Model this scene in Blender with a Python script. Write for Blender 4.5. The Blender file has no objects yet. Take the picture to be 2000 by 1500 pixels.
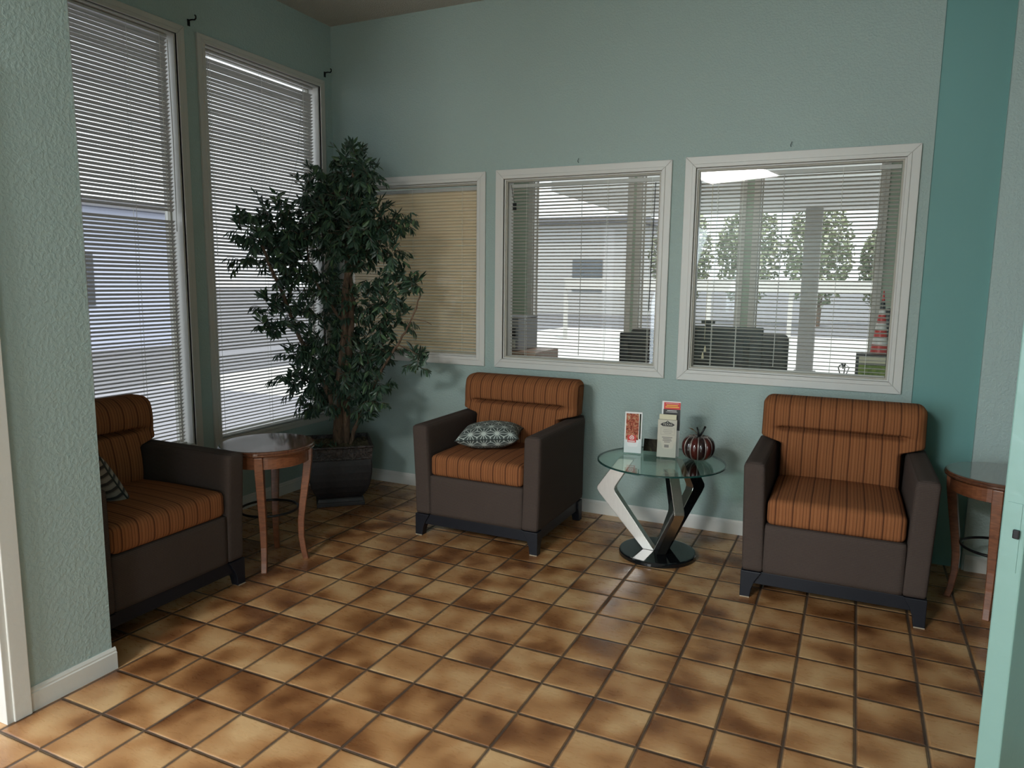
import bpy, bmesh, math, random
from mathutils import Vector, Matrix
R = math.radians
scene = bpy.context.scene
col = scene.collection

# ------------------------------------------------------------------ camera
cam_data = bpy.data.cameras.new('camera')
cam = bpy.data.objects.new('camera', cam_data)
col.objects.link(cam)
cam_data.sensor_fit = 'HORIZONTAL'
cam_data.sensor_width = 36.0
cam_data.lens = 1416.25 / 2000 * 36
cam_data.clip_start = 0.02
cam_data.clip_end = 400
_right = Vector((0.90393727, 0.42750341, 0.01175772))
_up = Vector((-0.06997121, 0.12071687, 0.99021789))
_back = Vector((0.42190216, -0.89591756, 0.13903340))
cam.matrix_world = Matrix(((_right.x, _up.x, _back.x, 3.49414),
                           (_right.y, _up.y, _back.y, -4.37712),
                           (_right.z, _up.z, _back.z, 1.48580), (0, 0, 0, 1)))
scene.camera = cam

# ------------------------------------------------------------------ world, sun, daylight, exposure
world = bpy.data.worlds.new('sky')
scene.world = world
world.use_nodes = True
_bg = world.node_tree.nodes['Background']
_bg.inputs[0].default_value = (0.88, 0.94, 1.0, 1)
_bg.inputs[1].default_value = 1.55


def lamp(name, kind, energy, color, loc, direction, **kw):
    d = bpy.data.lights.new(name, kind)
    d.energy = energy
    d.color = color
    for k, v in kw.items():
        setattr(d, k, v)
    o = bpy.data.objects.new(name, d)
    col.objects.link(o)
    o.location = loc
    o.rotation_euler = Vector(direction).to_track_quat('-Z', 'Y').to_euler()
    return o


lamp('sun', 'SUN', 2.2, (1.0, 0.95, 0.86), (6, -6, 12), (-0.42, 0.5, -1.25), angle=R(1.0))
# daylight falling in through the lobby's front window behind the camera and through the open entry
lamp('front_window_daylight', 'AREA', 150, (0.78, 0.91, 1.0), (1.04, -6.20, 1.30), (1, 0.0, -0.30), shape='RECTANGLE', size=2.1, size_y=2.1)
_l = lamp('lobby_ceiling_lamp', 'AREA', 290, (0.95, 0.955, 0.94), (1.62, -7.15, 3.14), (0, 0, -1), shape='RECTANGLE', size=1.2, size_y=0.75)
_l.rotation_euler = (R(8), 0, R(27))
lamp('rear_fill_light', 'AREA', 20, (0.82, 0.93, 1.0), (4.70, -8.2, 1.30), (-0.72, 1, -0.42), shape='RECTANGLE', size=0.8, size_y=2.0, spread=R(110))  # fill lamp added out of view to brighten the entry wall
lamp('entry_daylight', 'AREA', 4, (0.88, 0.95, 1.0), (0.92, -3.50, 1.05), (1, 0.10, -0.05), shape='RECTANGLE', size=0.8, size_y=1.9)
lamp('office_fill_light', 'AREA', 18, (1.0, 0.97, 0.90), (2.2, 1.7, 3.17), (0, 0, -1), shape='RECTANGLE', size=2.4, size_y=0.5)  # added fill lamp, lifts office walls and slats; no such fitting in view

scene.view_settings.view_transform = 'Standard'
scene.view_settings.look = 'None'
scene.view_settings.gamma = 1.0
scene.view_settings.use_curve_mapping = False
scene.view_settings.exposure = 0.18
scene.cycles.use_denoising = True
scene.cycles.max_bounces = 10
scene.cycles.diffuse_bounces = 6
scene.cycles.transparent_max_bounces = 24
scene.cycles.sample_clamp_indirect = 6.0
scene.cycles.caustics_reflective = False
scene.cycles.caustics_refractive = False


# ------------------------------------------------------------------ node helpers
class NT:
    def __init__(self, name):
        self.m = bpy.data.materials.new(name)
        self.m.use_nodes = True
        self.t = self.m.node_tree
        self.bsdf = self.t.nodes['Principled BSDF']
        self.out = self.t.nodes['Material Output']

    def node(self, kind, **kw):
        n = self.t.nodes.new(kind)
        for k, v in kw.items():
            setattr(n, k, v)
        return n

    def put(self, sock, v):
        if isinstance(v, bpy.types.NodeSocket):
            self.t.links.new(v, sock)
        elif v is not None:
            if isinstance(v, (tuple, list)) and len(v) == 3 and sock.type == 'RGBA':
                v = (*v, 1)
            sock.default_value = v

    def math(self, op, a, b=None, c=None):
        n = self.node('ShaderNodeMath', operation=op)
        self.put(n.inputs[0], a)
        self.put(n.inputs[1], b)
        self.put(n.inputs[2], c)
        return n.outputs[0]

    def coord(self, kind='Object'):
        return self.node('ShaderNodeTexCoord').outputs[kind]

    def sep(self, v):
        n = self.node('ShaderNodeSeparateXYZ')
        self.put(n.inputs[0], v)
        return n.outputs

    def comb(self, x, y, z):
        n = self.node('ShaderNodeCombineXYZ')
        for i, v in enumerate((x, y, z)):
            self.put(n.inputs[i], v)
        return n.outputs[0]

    def vmath(self, op, a, b=None):
        n = self.node('ShaderNodeVectorMath', operation=op)
        self.put(n.inputs[0], a)
        if b is not None:
            self.put(n.inputs[1], b)
        return n.outputs[0]

    def mapping(self, v, scale=(1, 1, 1), loc=(0, 0, 0), rot=(0, 0, 0)):
        n = self.node('ShaderNodeMapping')
        self.put(n.inputs[0], v)
        n.inputs['Location'].default_value = loc
        n.inputs['Scale'].default_value = scale
        n.inputs['Rotation'].default_value = rot
        return n.outputs[0]

    def noise(self, v, scale, detail=3, rough=0.55, dist=0.0):
        n = self.node('ShaderNodeTexNoise')
        self.put(n.inputs['Vector'], v)
        n.inputs['Scale'].default_value = scale
        n.inputs['Detail'].default_value = detail
        n.inputs['Roughness'].default_value = rough
        n.inputs['Distortion'].default_value = dist
        return n.outputs[0]

    def ramp(self, f, stops, mode='LINEAR'):
        n = self.node('ShaderNodeValToRGB')
        n.color_ramp.interpolation = mode
        e = n.color_ramp.elements
        while len(e) < len(stops):
            e.new(0.5)
        for i, (p, c) in enumerate(stops):
            e[i].position = p
            e[i].color = (*c, 1) if isinstance(c, (tuple, list)) else (c, c, c, 1)
        self.put(n.inputs[0], f)
        return n.outputs[0]

    def mix(self, f, a, b, blend='MIX'):
        n = self.node('ShaderNodeMix', data_type='RGBA', blend_type=blend)
        self.put(n.inputs[0], f)
        self.put(n.inputs[6], a)
        self.put(n.inputs[7], b)
        return n.outputs[2]

    def bump(self, h, strength=0.3, dist=0.01):
        n = self.node('ShaderNodeBump')
        self.put(n.inputs['Height'], h)
        n.inputs['Strength'].default_value = strength
        n.inputs['Distance'].default_value = dist
        self.t.links.new(n.outputs[0], self.bsdf.inputs['Normal'])
        return n

    def set(self, **kw):
        for k, v in kw.items():
            self.put(self.bsdf.inputs[k.replace('_', ' ')], v)
        return self


def plain(name, color, rough=0.6, metal=0.0, spec=0.5, **kw):
    n = NT(name)
    n.set(Base_Color=color, Roughness=rough, Metallic=metal)
    n.put(n.bsdf.inputs['Specular IOR Level'], spec)
    for k, v in kw.items():
        n.put(n.bsdf.inputs[k.replace('_', ' ')], v)
    return n.m


def paint(name, color, scale=55, strength=0.35, rough=0.55, detail=3, dist=0.004):
    n = NT(name)
    c = n.coord()
    h = n.ramp(n.noise(c, scale, detail, 0.5, 0.4), [(0.42, 0.0), (0.62, 1.0)])
    big = n.noise(c, 1.3, 2)
    n.set(Base_Color=n.mix(n.math('MULTIPLY', big, 0.22), color, tuple(x * 0.8 for x in color)), Roughness=rough)
    n.bump(h, strength, dist)
    return n.m


def glass_sheet(name, tint=(1, 1, 1), ior=1.5):
    n = NT(name)
    g = n.node('ShaderNodeNewGeometry')
    dt = n.node('ShaderNodeVectorMath', operation='DOT_PRODUCT')
    n.put(dt.inputs[0], g.outputs['Incoming'])
    n.put(dt.inputs[1], g.outputs['Normal'])
    f0 = ((ior - 1) / (ior + 1)) ** 2
    sch = n.math('POWER', n.math('SUBTRACT', 1.0, n.math('ABSOLUTE', dt.outputs['Value'])), 5.0)
    fres = n.math('ADD', f0, n.math('MULTIPLY', sch, 1 - f0))
    tr = n.node('ShaderNodeBsdfTransparent')
    tr.inputs[0].default_value = (*tint, 1)
    gl = n.node('ShaderNodeBsdfGlossy')
    gl.inputs['Roughness'].default_value = 0.02
    mx = n.node('ShaderNodeMixShader')
    n.put(mx.inputs[0], fres)
    n.put(mx.inputs[1], tr.outputs[0])
    n.put(mx.inputs[2], gl.outputs[0])
    n.put(n.out.inputs[0], mx.outputs[0])
    return n.m


M = {}
M['wall'] = paint('aqua_wall_paint', (0.352, 0.452, 0.428), 90, 0.32)
M['wall_knock'] = paint('aqua_knockdown_paint', (0.370, 0.472, 0.464), 70, 0.27, 0.45)
M['teal'] = paint('teal_panel_paint', (0.145, 0.330, 0.312), 18, 0.06, 0.5)
M['pale'] = paint('pale_aqua_paint', (0.42, 0.53, 0.51), 80, 0.35)
M['sage'] = paint('sage_office_paint', (0.40, 0.50, 0.40), 48, 0.2)
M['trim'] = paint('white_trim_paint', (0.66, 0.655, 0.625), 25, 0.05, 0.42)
M['trim_shaded'] = paint('shaded_window_trim_paint', (0.53, 0.515, 0.475), 25, 0.05, 0.42)  # white trim darkened: backlit shade of the left casings put into the colour
M['sash'] = paint('beige_sash_paint', (0.42, 0.40, 0.34), 60, 0.2, 0.5)
M['door'] = paint('mint_door_paint', (0.155, 0.265, 0.235), 14, 0.10, 0.38)
M['ceiling'] = paint('popcorn_ceiling', (0.78, 0.75, 0.68), 130, 1.0, 0.9, 4, 0.012)
M['glass'] = glass_sheet('window_glass', (0.97, 0.985, 0.975))
def slat_material(name, color, through):
    n = NT(name)
    n.set(Base_Color=color, Roughness=0.42)
    tl = n.node('ShaderNodeBsdfTranslucent')
    tl.inputs[0].default_value = (*color, 1)
    mx = n.node('ShaderNodeMixShader')
    mx.inputs[0].default_value = through
    n.put(mx.inputs[1], n.bsdf.outputs[0])
    n.put(mx.inputs[2], tl.outputs[0])
    n.put(n.out.inputs[0], mx.outputs[0])
    return n.m


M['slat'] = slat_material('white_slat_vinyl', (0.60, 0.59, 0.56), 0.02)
M['slat_shaded'] = slat_material('shaded_white_slat_vinyl', (0.40, 0.385, 0.355), 0.02)  # darker copy of the white slats, carries the against-the-light shade of the left blinds
M['slat_cream'] = slat_material('cream_slat_vinyl', (0.84, 0.75, 0.60), 0.45)
M['rail'] = plain('grey_rail_enamel', (0.50, 0.49, 0.47), 0.45)
M['cord'] = plain('white_cord', (0.8, 0.8, 0.76), 0.8)
M['black'] = plain('black_plastic', (0.008, 0.008, 0.009), 0.6, 0.0, 0.3)
M['iron'] = plain('black_iron', (0.014, 0.014, 0.015), 0.35, 0.6)
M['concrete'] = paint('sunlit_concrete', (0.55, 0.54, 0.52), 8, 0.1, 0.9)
M['asphalt'] = paint('grey_asphalt', (0.20, 0.20, 0.215), 40, 0.2, 0.9)
M['soffit'] = plain('porch_soffit', (0.62, 0.62, 0.62), 0.8)


def tile_material():
    n = NT('brown_floor_tile')
    T = 0.213
    s = n.sep(n.coord())
    u = n.math('DIVIDE', n.math('SUBTRACT', s[0], 1.035 - T * 20), T)
    v = n.math('DIVIDE', n.math('SUBTRACT', s[1], -1.605 - T * 60), T)
    iu, iv = n.math('FLOOR', u), n.math('FLOOR', v)
    fu, fv = n.math('FRACT', u), n.math('FRACT', v)
    wob = n.math('MULTIPLY', n.math('SUBTRACT', n.noise(n.coord(), 45, 2), 0.5), 0.0022)
    du = n.math('MULTIPLY', n.math('MINIMUM', fu, n.math('SUBTRACT', 1, fu)), T)
    dv = n.math('MULTIPLY', n.math('MINIMUM', fv, n.math('SUBTRACT', 1, fv)), T)
    d = n.math('ADD', n.math('MINIMUM', du, dv), wob)
    wn = n.node('ShaderNodeTexWhiteNoise', noise_dimensions='3D')
    n.put(wn.inputs[0], n.comb(iu, iv, 3.0))
    off = n.vmath('MULTIPLY', wn.outputs[1], (37.0, 53.0, 11.0))
    p = n.vmath('ADD', n.coord(), off)
    cloud = n.noise(p, 5.6, 1.5, 0.4, 0.15)
    streak = n.noise(n.mapping(p, (18, 60, 1), rot=(0, 0, 0.5)), 1.0, 4, 0.6, 0.8)
    f = n.math('ADD', cloud, n.math('MULTIPLY', n.math('SUBTRACT', streak, 0.5), 0.055))
    f = n.math('ADD', f, n.math('MULTIPLY', n.math('SUBTRACT', wn.outputs[0], 0.5), 0.07))
    c = n.ramp(f, [(0.28, (0.145, 0.055, 0.019)), (0.40, (0.255, 0.110, 0.040)), (0.52, (0.410, 0.205, 0.083)), (0.70, (0.560, 0.345, 0.165))])
    g = n.ramp(d, [(0.0032, 1.0), (0.0050, 0.0)])
    c = n.mix(g, c, (0.045, 0.034, 0.026))
    rough = n.math('ADD', n.math('MULTIPLY', g, 0.4), n.math('ADD', 0.20, n.math('MULTIPLY', streak, 0.18)))
    n.set(Base_Color=c, Roughness=rough)
    h = n.math('ADD', n.math('MULTIPLY', n.ramp(d, [(0.0025, 0.0), (0.0095, 1.0)], 'EASE'), 1.0), n.math('MULTIPLY', n.math('ADD', streak, n.noise(p, 26, 2)), 0.09))
    n.bump(h, 0.9, 0.005)
    return n.m


M['tile'] = tile_material()


def stripe_material():
    n = NT('rust_striped_upholstery')
    c = n.coord()
    s = n.sep(c)
    x = n.math('ADD', s[0], n.math('MULTIPLY', n.math('SUBTRACT', n.noise(c, 9, 2), 0.5), 0.004))
    f = n.math('FRACT', n.math('DIVIDE', n.math('ADD', x, 10.012), 0.0745))
    a, b, dk, md = (0.320, 0.128, 0.052), (0.262, 0.100, 0.040), (0.085, 0.032, 0.016), (0.185, 0.069, 0.028)
    base = n.ramp(f, [(0.0, dk), (0.045, dk), (0.06, a), (0.16, b), (0.22, md), (0.25, a), (0.36, a), (0.40, md), (0.43, b), (0.56, a), (0.60, dk), (0.63, b),
                      (0.70, a), (0.80, md), (0.83, a), (0.93, b), (0.99, dk)])
    f2 = n.math('FRACT', n.math('DIVIDE', x, 0.0067))
    fine = n.ramp(f2, [(0.0, 0.80), (0.3, 1.0), (0.7, 1.0), (1.0, 0.80)])
    weave = n.noise(n.mapping(c, (400, 120, 120)), 1.0, 2)
    col_ = n.mix(1.0, base, fine, 'MULTIPLY')
    col_ = n.mix(n.math('MULTIPLY', weave, 0.35), col_, (0.17, 0.058, 0.020))
    n.set(Base_Color=col_, Roughness=0.95)
    n.put(n.bsdf.inputs['Specular IOR Level'], 0.15)
    n.bump(n.math('ADD', weave, f2), 0.18, 0.002)
    return n.m


M['stripe'] = stripe_material()


def brown_fabric():
    n = NT('dark_brown_upholstery')
    c = n.coord()
    w = n.node('ShaderNodeTexWave', wave_type='BANDS', bands_direction='Z')
    n.put(w.inputs[0], c)
    w.inputs['Scale'].default_value = 42
    w.inputs['Distortion'].default_value = 2.2
    w.inputs['Detail Scale'].default_value = 9
    sp = n.noise(c, 14, 3)
    colr = n.mix(w.outputs[1], (0.054, 0.038, 0.032), (0.082, 0.061, 0.052))
    colr = n.mix(n.math('MULTIPLY', sp, 0.4), colr, (0.052, 0.038, 0.032))
    n.set(Base_Color=colr, Roughness=0.9)
    n.put(n.bsdf.inputs['Specular IOR Level'], 0.2)
    n.bump(w.outputs[1], 0.25, 0.002)
    return n.m


M['brown'] = brown_fabric()
M['navy'] = plain('blue_black_leg_paint', (0.008, 0.009, 0.014), 0.5, 0.0, 0.35)
M['chip'] = plain('chipped_bare_wood', (0.35, 0.28, 0.20), 0.8)


def wood(name, dark, light, rough=0.25, scale=(3, 3, 14), coat=0.15):
    n = NT(name)
    c = n.mapping(n.coord(), scale)
    f = n.noise(c, 5.0, 4, 0.6, 1.2)
    n.set(Base_Color=n.ramp(f, [(0.3, dark), (0.7, light)]), Roughness=rough)
    n.put(n.bsdf.inputs['Coat Weight'], coat)
    n.put(n.bsdf.inputs['Coat Roughness'], 0.08)
    n.bump(f, 0.05, 0.002)
    return n.m


M['cherry'] = wood('cherry_wood', (0.13, 0.042, 0.018), (0.26, 0.095, 0.042), 0.32)
M['cherry_top'] = wood('polished_cherry_top', (0.085, 0.030, 0.016), (0.150, 0.060, 0.030), 0.12, (14, 3, 3), 1.0)


def steel(name, c=(0.60, 0.57, 0.53), rough=0.30):
    n = NT(name)
    f = n.noise(n.mapping(n.coord(), (60, 60, 4)), 4, 3)
    n.set(Base_Color=n.mix(f, c, tuple(x * 0.8 for x in c)), Metallic=1.0, Roughness=rough)
    n.bump(f, 0.04, 0.001)
    return n.m


M['steel'] = steel('brushed_steel')
M['gloss_black'] = plain('gloss_black_lacquer', (0.006, 0.007, 0.008), 0.07)


def table_glass():
    n = NT('green_table_glass')
    n.set(Base_Color=(0.86, 0.96, 0.92), Roughness=0.0, IOR=1.5)
    n.put(n.bsdf.inputs['Transmission Weight'], 1.0)
    return n.m


M['acrylic'] = glass_sheet('clear_acrylic', (0.93, 0.96, 0.96), 1.49)
M['table_glass'] = glass_sheet('table_glass_face', (0.80, 0.92, 0.87), 1.6)
M['table_edge'] = plain('table_glass_edge', (0.010, 0.055, 0.048), 0.08, 0.0, 0.6)
M['leaf'] = None


def leaf_material():
    n = NT('green_fabric_leaf')
    g = n.node('ShaderNodeNewGeometry')
    r = g.outputs['Random Per Island']
    c = n.ramp(r, [(0.0, (0.018, 0.042, 0.026)), (0.55, (0.034, 0.072, 0.045)), (0.85, (0.055, 0.105, 0.060)), (1.0, (0.090, 0.160, 0.070))])
    n.set(Base_Color=c, Roughness=0.38)
    n.put(n.bsdf.inputs['Specular IOR Level'], 0.5)
    return n.m


M['leaf'] = leaf_material()


def bark_material():
    n = NT('brown_bark')
    c = n.mapping(n.coord(), (22, 22, 4))
    f = n.noise(c, 2.0, 5, 0.65, 1.0)
    n.set(Base_Color=n.ramp(f, [(0.32, (0.045, 0.028, 0.018)), (0.55, (0.15, 0.092, 0.058)), (0.72, (0.27, 0.18, 0.12))]), Roughness=0.85)
    n.bump(f, 0.7, 0.012)
    return n.m


M['bark'] = bark_material()


def pot_material():
    n = NT('dark_bronze_planter')
    c = n.coord()
    f = n.noise(c, 40, 4, 0.6)
    n.set(Base_Color=n.ramp(f, [(0.35, (0.010, 0.009, 0.010)), (0.75, (0.028, 0.019, 0.019))]), Roughness=0.6)
    n.bump(f, 0.2, 0.004)
    return n.m


M['pot'] = pot_material()


def rim_material():
    n = NT('embossed_planter_band')
    c = n.mapping(n.coord(), (1, 1, 1))
    v = n.noise(c, 30, 2, 0.5, 2.5)
    f = n.ramp(v, [(0.42, 0.0), (0.56, 1.0)])
    n.set(Base_Color=n.mix(f, (0.010, 0.008, 0.008), (0.045, 0.033, 0.030)), Roughness=0.4)
    n.bump(f, 0.6, 0.006)
    return n.m


M['pot_band'] = rim_material()


def moss_material():
    n = NT('dry_moss')
    f = n.noise(n.coord(), 28, 5, 0.7)
    n.set(Base_Color=n.ramp(f, [(0.35, (0.03, 0.028, 0.015)), (0.55, (0.11, 0.09, 0.05)), (0.72, (0.24, 0.20, 0.13))]), Roughness=0.95)
    n.bump(f, 1.0, 0.02)
    return n.m


M['moss'] = moss_material()


def star_material():
    """hexagonal star lattice in pale thread on dark grey-green ground"""
    n = NT('star_pattern_cover')
    s = n.sep(n.coord('UV'))
    a = 0.078
    b = a * math.sqrt(3)
    x = n.math('ADD', s[0], 5.01)
    y = n.math('ADD', s[1], 5.03)

    def cell(ox, oy):
        lx = n.math('SUBTRACT', n.math('MODULO', n.math('ADD', x, ox), a), a / 2)
        ly = n.math('SUBTRACT', n.math('MODULO', n.math('ADD', y, oy), b), b / 2)
        r = n.math('SQRT', n.math('ADD', n.math('MULTIPLY', lx, lx), n.math('MULTIPLY', ly, ly)))
        return lx, ly, r
    x1, y1, r1 = cell(0, 0)
    x2, y2, r2 = cell(a / 2, b / 2)
    k = n.math('LESS_THAN', r1, r2)
    k2 = n.math('SUBTRACT', 1, k)
    lx = n.math('ADD', n.math('MULTIPLY', x1, k), n.math('MULTIPLY', x2, k2))
    ly = n.math('ADD', n.math('MULTIPLY', y1, k), n.math('MULTIPLY', y2, k2))
    r = n.math('MINIMUM', r1, r2)
    th = n.math('ARCTAN2', ly, lx)
    ray = n.math('MULTIPLY', r, n.math('ABSOLUTE', n.math('SINE', n.math('MULTIPLY', th, 6.0))))
    dark = n.math('MULTIPLY', n.math('GREATER_THAN', ray, 0.0120), n.math('LESS_THAN', r, 0.042))
    n.set(Base_Color=n.mix(dark, (0.44, 0.49, 0.46), (0.055, 0.070, 0.066)), Roughness=0.9)
    n.bump(n.math('SUBTRACT', 1, dark), 0.3, 0.002)
    return n.m


M['star'] = star_material()
M['piping'] = plain('dark_piping', (0.03, 0.04, 0.038), 0.8)


def striped_pillow():
    n = NT('grey_striped_cover')
    s = n.sep(n.coord())
    f = n.math('FRACT', n.math('DIVIDE', n.math('ADD', s[1], 5), 0.05))
    n.set(Base_Color=n.ramp(f, [(0.0, (0.30, 0.28, 0.24)), (0.35, (0.30, 0.28, 0.24)), (0.42, (0.04, 0.038, 0.04)), (0.7, (0.05, 0.045, 0.045)), (0.78, (0.17, 0.15, 0.13)), (1.0, (0.3, 0.28, 0.24))]), Roughness=0.9)
    return n.m


M['grey_stripe'] = striped_pillow()


# ------------------------------------------------------------------ mesh builder
class MB:
    def __init__(self):
        self.v, self.f, self.mi = [], [], []
        self.cur = 0

    def add(self, verts, faces):
        o = len(self.v)
        self.v += [tuple(p) for p in verts]
        self.f += [tuple(i + o for i in f) for f in faces]
        self.mi += [self.cur] * len(faces)
        return self

    def box(self, x0, x1, y0, y1, z0, z1, mat=None):
        vs = [(x, y, z) for z in (z0, z1) for y in (y0, y1) for x in (x0, x1)]
        if mat is not None:
            vs = [tuple(mat @ Vector(p)) for p in vs]
        return self.add(vs, [(0, 2, 3, 1), (4, 5, 7, 6), (0, 1, 5, 4), (2, 6, 7, 3), (0, 4, 6, 2), (1, 3, 7, 5)])

    def hexa(self, b, t):
        """b, t: four corner points each, counter-clockwise seen from above"""
        return self.add(list(b) + list(t), [(3, 2, 1, 0), (4, 5, 6, 7), (0, 1, 5, 4), (1, 2, 6, 5), (2, 3, 7, 6), (3, 0, 4, 7)])

    def tube(self, pts, radii, n=8, cap=True, square=False, twist=0.0):
        pts = [Vector(p) for p in pts]
        if not isinstance(radii, (list, tuple)):
            radii = [radii] * len(pts)
        rings = []
        prev = None
        for i, p in enumerate(pts):
            a = pts[max(0, i - 1)]
            b = pts[min(len(pts) - 1, i + 1)]
            t = (b - a).normalized()
            if prev is None:
                ref = Vector((1, 0, 0)) if abs(t.x) < 0.8 else Vector((0, 1, 0))
                u = (ref - t * ref.dot(t)).normalized()
            else:
                u = (prev - t * prev.dot(t)).normalized()
            prev = u
            w = t.cross(u)
            ring = []
            for k in range(n):
                an = 2 * math.pi * k / n + (math.pi / 4 if square else 0) + twist * i
                rr = radii[i] * (math.sqrt(2) if square else 1)
                ring.append(p + u * (math.cos(an) * rr) + w * (math.sin(an) * rr))
            rings.append(ring)
        vs = [q for r_ in rings for q in r_]
        fs = []
        for i in range(len(rings) - 1):
            for k in range(n):
                fs.append((i * n + k, i * n + (k + 1) % n, (i + 1) * n + (k + 1) % n, (i + 1) * n + k))
        if cap:
            fs.append(tuple(reversed(range(n))))
            fs.append(tuple((len(rings) - 1) * n + k for k in range(n)))
        return self.add(vs, fs)

    def lathe(self, prof, n=48, c=(0, 0)):
        vs, fs = [], []
        for r, z in prof:
            for k in range(n):
                a = 2 * math.pi * k / n
                vs.append((c[0] + r * math.cos(a), c[1] + r * math.sin(a), z))
        for i in range(len(prof) - 1):
            for k in range(n):
                fs.append((i * n + k, i * n + (k + 1) % n, (i + 1) * n + (k + 1) % n, (i + 1) * n + k))
        fs.append(tuple(reversed(range(n))))
        fs.append(tuple((len(prof) - 1) * n + k for k in range(n)))
        return self.add(vs, fs)

    def torus(self, c, R_, r, n=48, m=10):
        vs, fs = [], []
        for i in range(n):
            a = 2 * math.pi * i / n
            for j in range(m):
                b = 2 * math.pi * j / m
                rr = R_ + r * math.cos(b)
                vs.append((c[0] + rr * math.cos(a), c[1] + rr * math.sin(a), c[2] + r * math.sin(b)))
        for i in range(n):
            for j in range(m):
                fs.append((i * m + j, ((i + 1) % n) * m + j, ((i + 1) % n) * m + (j + 1) % m, i * m + (j + 1) % m))
        return self.add(vs, fs)

    def gridbox(self, nx, ny, nz, fn):
        """closed surface of a subdivided unit box (-1..1 each way), every point moved by fn"""
        idx, vs, fs = {}, [], []

        def vid(i, j, k):
            key = (i, j, k)
            if key not in idx:
                idx[key] = len(vs)
                vs.append(fn(2 * i / nx - 1, 2 * j / ny - 1, 2 * k / nz - 1))
            return idx[key]
        for i in range(nx):
            for j in range(ny):
                fs.append((vid(i, j, 0), vid(i, j + 1, 0), vid(i + 1, j + 1, 0), vid(i + 1, j, 0)))
                fs.append((vid(i, j, nz), vid(i + 1, j, nz), vid(i + 1, j + 1, nz), vid(i, j + 1, nz)))
        for i in range(nx):
            for k in range(nz):
                fs.append((vid(i, 0, k), vid(i + 1, 0, k), vid(i + 1, 0, k + 1), vid(i, 0, k + 1)))
                fs.append((vid(i, ny, k), vid(i, ny, k + 1), vid(i + 1, ny, k + 1), vid(i + 1, ny, k)))
        for j in range(ny):
            for k in range(nz):
                fs.append((vid(0, j, k), vid(0, j, k + 1), vid(0, j + 1, k + 1), vid(0, j + 1, k)))
                fs.append((vid(nx, j, k), vid(nx, j + 1, k), vid(nx, j + 1, k + 1), vid(nx, j, k + 1)))
        return self.add(vs, fs)

    def build(self, name, mat, parent=None, smooth=False, bevel=0.0, seg=2):
        me = bpy.data.meshes.new(name)
        me.from_pydata(self.v, [], self.f)
        mats = mat if isinstance(mat, (list, tuple)) else [mat]
        for m in mats:
            me.materials.append(m)
        if len(mats) > 1:
            me.polygons.foreach_set('material_index', self.mi)
        if smooth:
            me.polygons.foreach_set('use_smooth', [True] * len(me.polygons))
        me.update()
        o = bpy.data.objects.new(name, me)
        col.objects.link(o)
        if parent is not None:
            o.parent = parent
        if bevel:
            b = o.modifiers.new('edge', 'BEVEL')
            b.width = bevel
            b.segments = seg
            b.limit_method = 'ANGLE'
            b.angle_limit = R(35)
            b.harden_normals = False
        return o


def rbox(cx, cy, cz, hx, hy, hz, r, n=(12, 12, 6), bulge=None):
    """rounded box mapping for gridbox"""
    def fn(u, v, w):
        # push sample density towards edges
        e = lambda t: math.copysign(abs(t) ** 0.75, t)
        p = Vector((e(u) * hx, e(v) * hy, e(w) * hz))
        q = Vector((max(-hx + r, min(hx - r, p.x)), max(-hy + r, min(hy - r, p.y)), max(-hz + r, min(hz - r, p.z))))
        d = p - q
        if d.length > 1e-9:
            p = q + d.normalized() * r
        if bulge:
            p = Vector(bulge(p.x / hx, p.y / hy, p.z / hz, p))
        return (p.x + cx, p.y + cy, p.z + cz)
    return fn


def tag(o, label=None, cat=None, group=None, kind=None):
    if label:
        o['label'] = label
    if cat:
        o['category'] = cat
    if group:
        o['group'] = group
    if kind:
        o['kind'] = kind
    return o


def empty(name, loc=(0, 0, 0), rz=0.0, **kw):
    o = bpy.data.objects.new(name, None)
    col.objects.link(o)
    o.location = loc
    o.rotation_euler = (0, 0, rz)
    o.empty_display_size = 0.1
    return tag(o, **kw)


def copy_tree(o, parent=None):
    c = o.copy()
    col.objects.link(c)
    if parent is not None:
        c.parent = parent
    for ch in list(o.children):
        copy_tree(ch, c)
    return c


def struct(name, mb, mat, label, cat, **kw):
    return tag(mb.build(name, mat, **kw), label, cat, kind='structure')


# ------------------------------------------------------------------ room shell
LX = -0.03          # left wall plane
CEIL = 3.27
# back wall with three interior windows   (opening x0, x1, z0, z1)
W = [(0.075, 1.172, 0.972, 2.148), (1.360, 2.405, 0.972, 2.152), (2.598, 3.682, 0.974, 2.156)]
mb = MB()
xs = [-0.17] + [x for w in W for x in w[:2]] + [3.795]
for i in range(0, len(xs), 2):
    mb.box(xs[i], xs[i + 1], 0, 0.12, 0, CEIL)
for w in W:
    mb.box(w[0], w[1], 0, 0.12, 0, w[2])
    mb.box(w[0], w[1], 0, 0.12, w[3], CEIL)
struct('wall_back', mb, M['wall'], 'aqua textured back wall pierced by three office windows', 'wall')
struct('wall_back_panel', MB().box(3.795, 4.095, 0.008, 0.12, 0, CEIL), M['teal'], 'smooth dark teal panel strip beside the back wall', 'wall')
struct('wall_back_right', MB().box(4.095, 5.3, -0.022, 0.12, 0, CEIL), M['pale'], 'pale aqua wall section right of the dark teal strip', 'wall')

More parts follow.
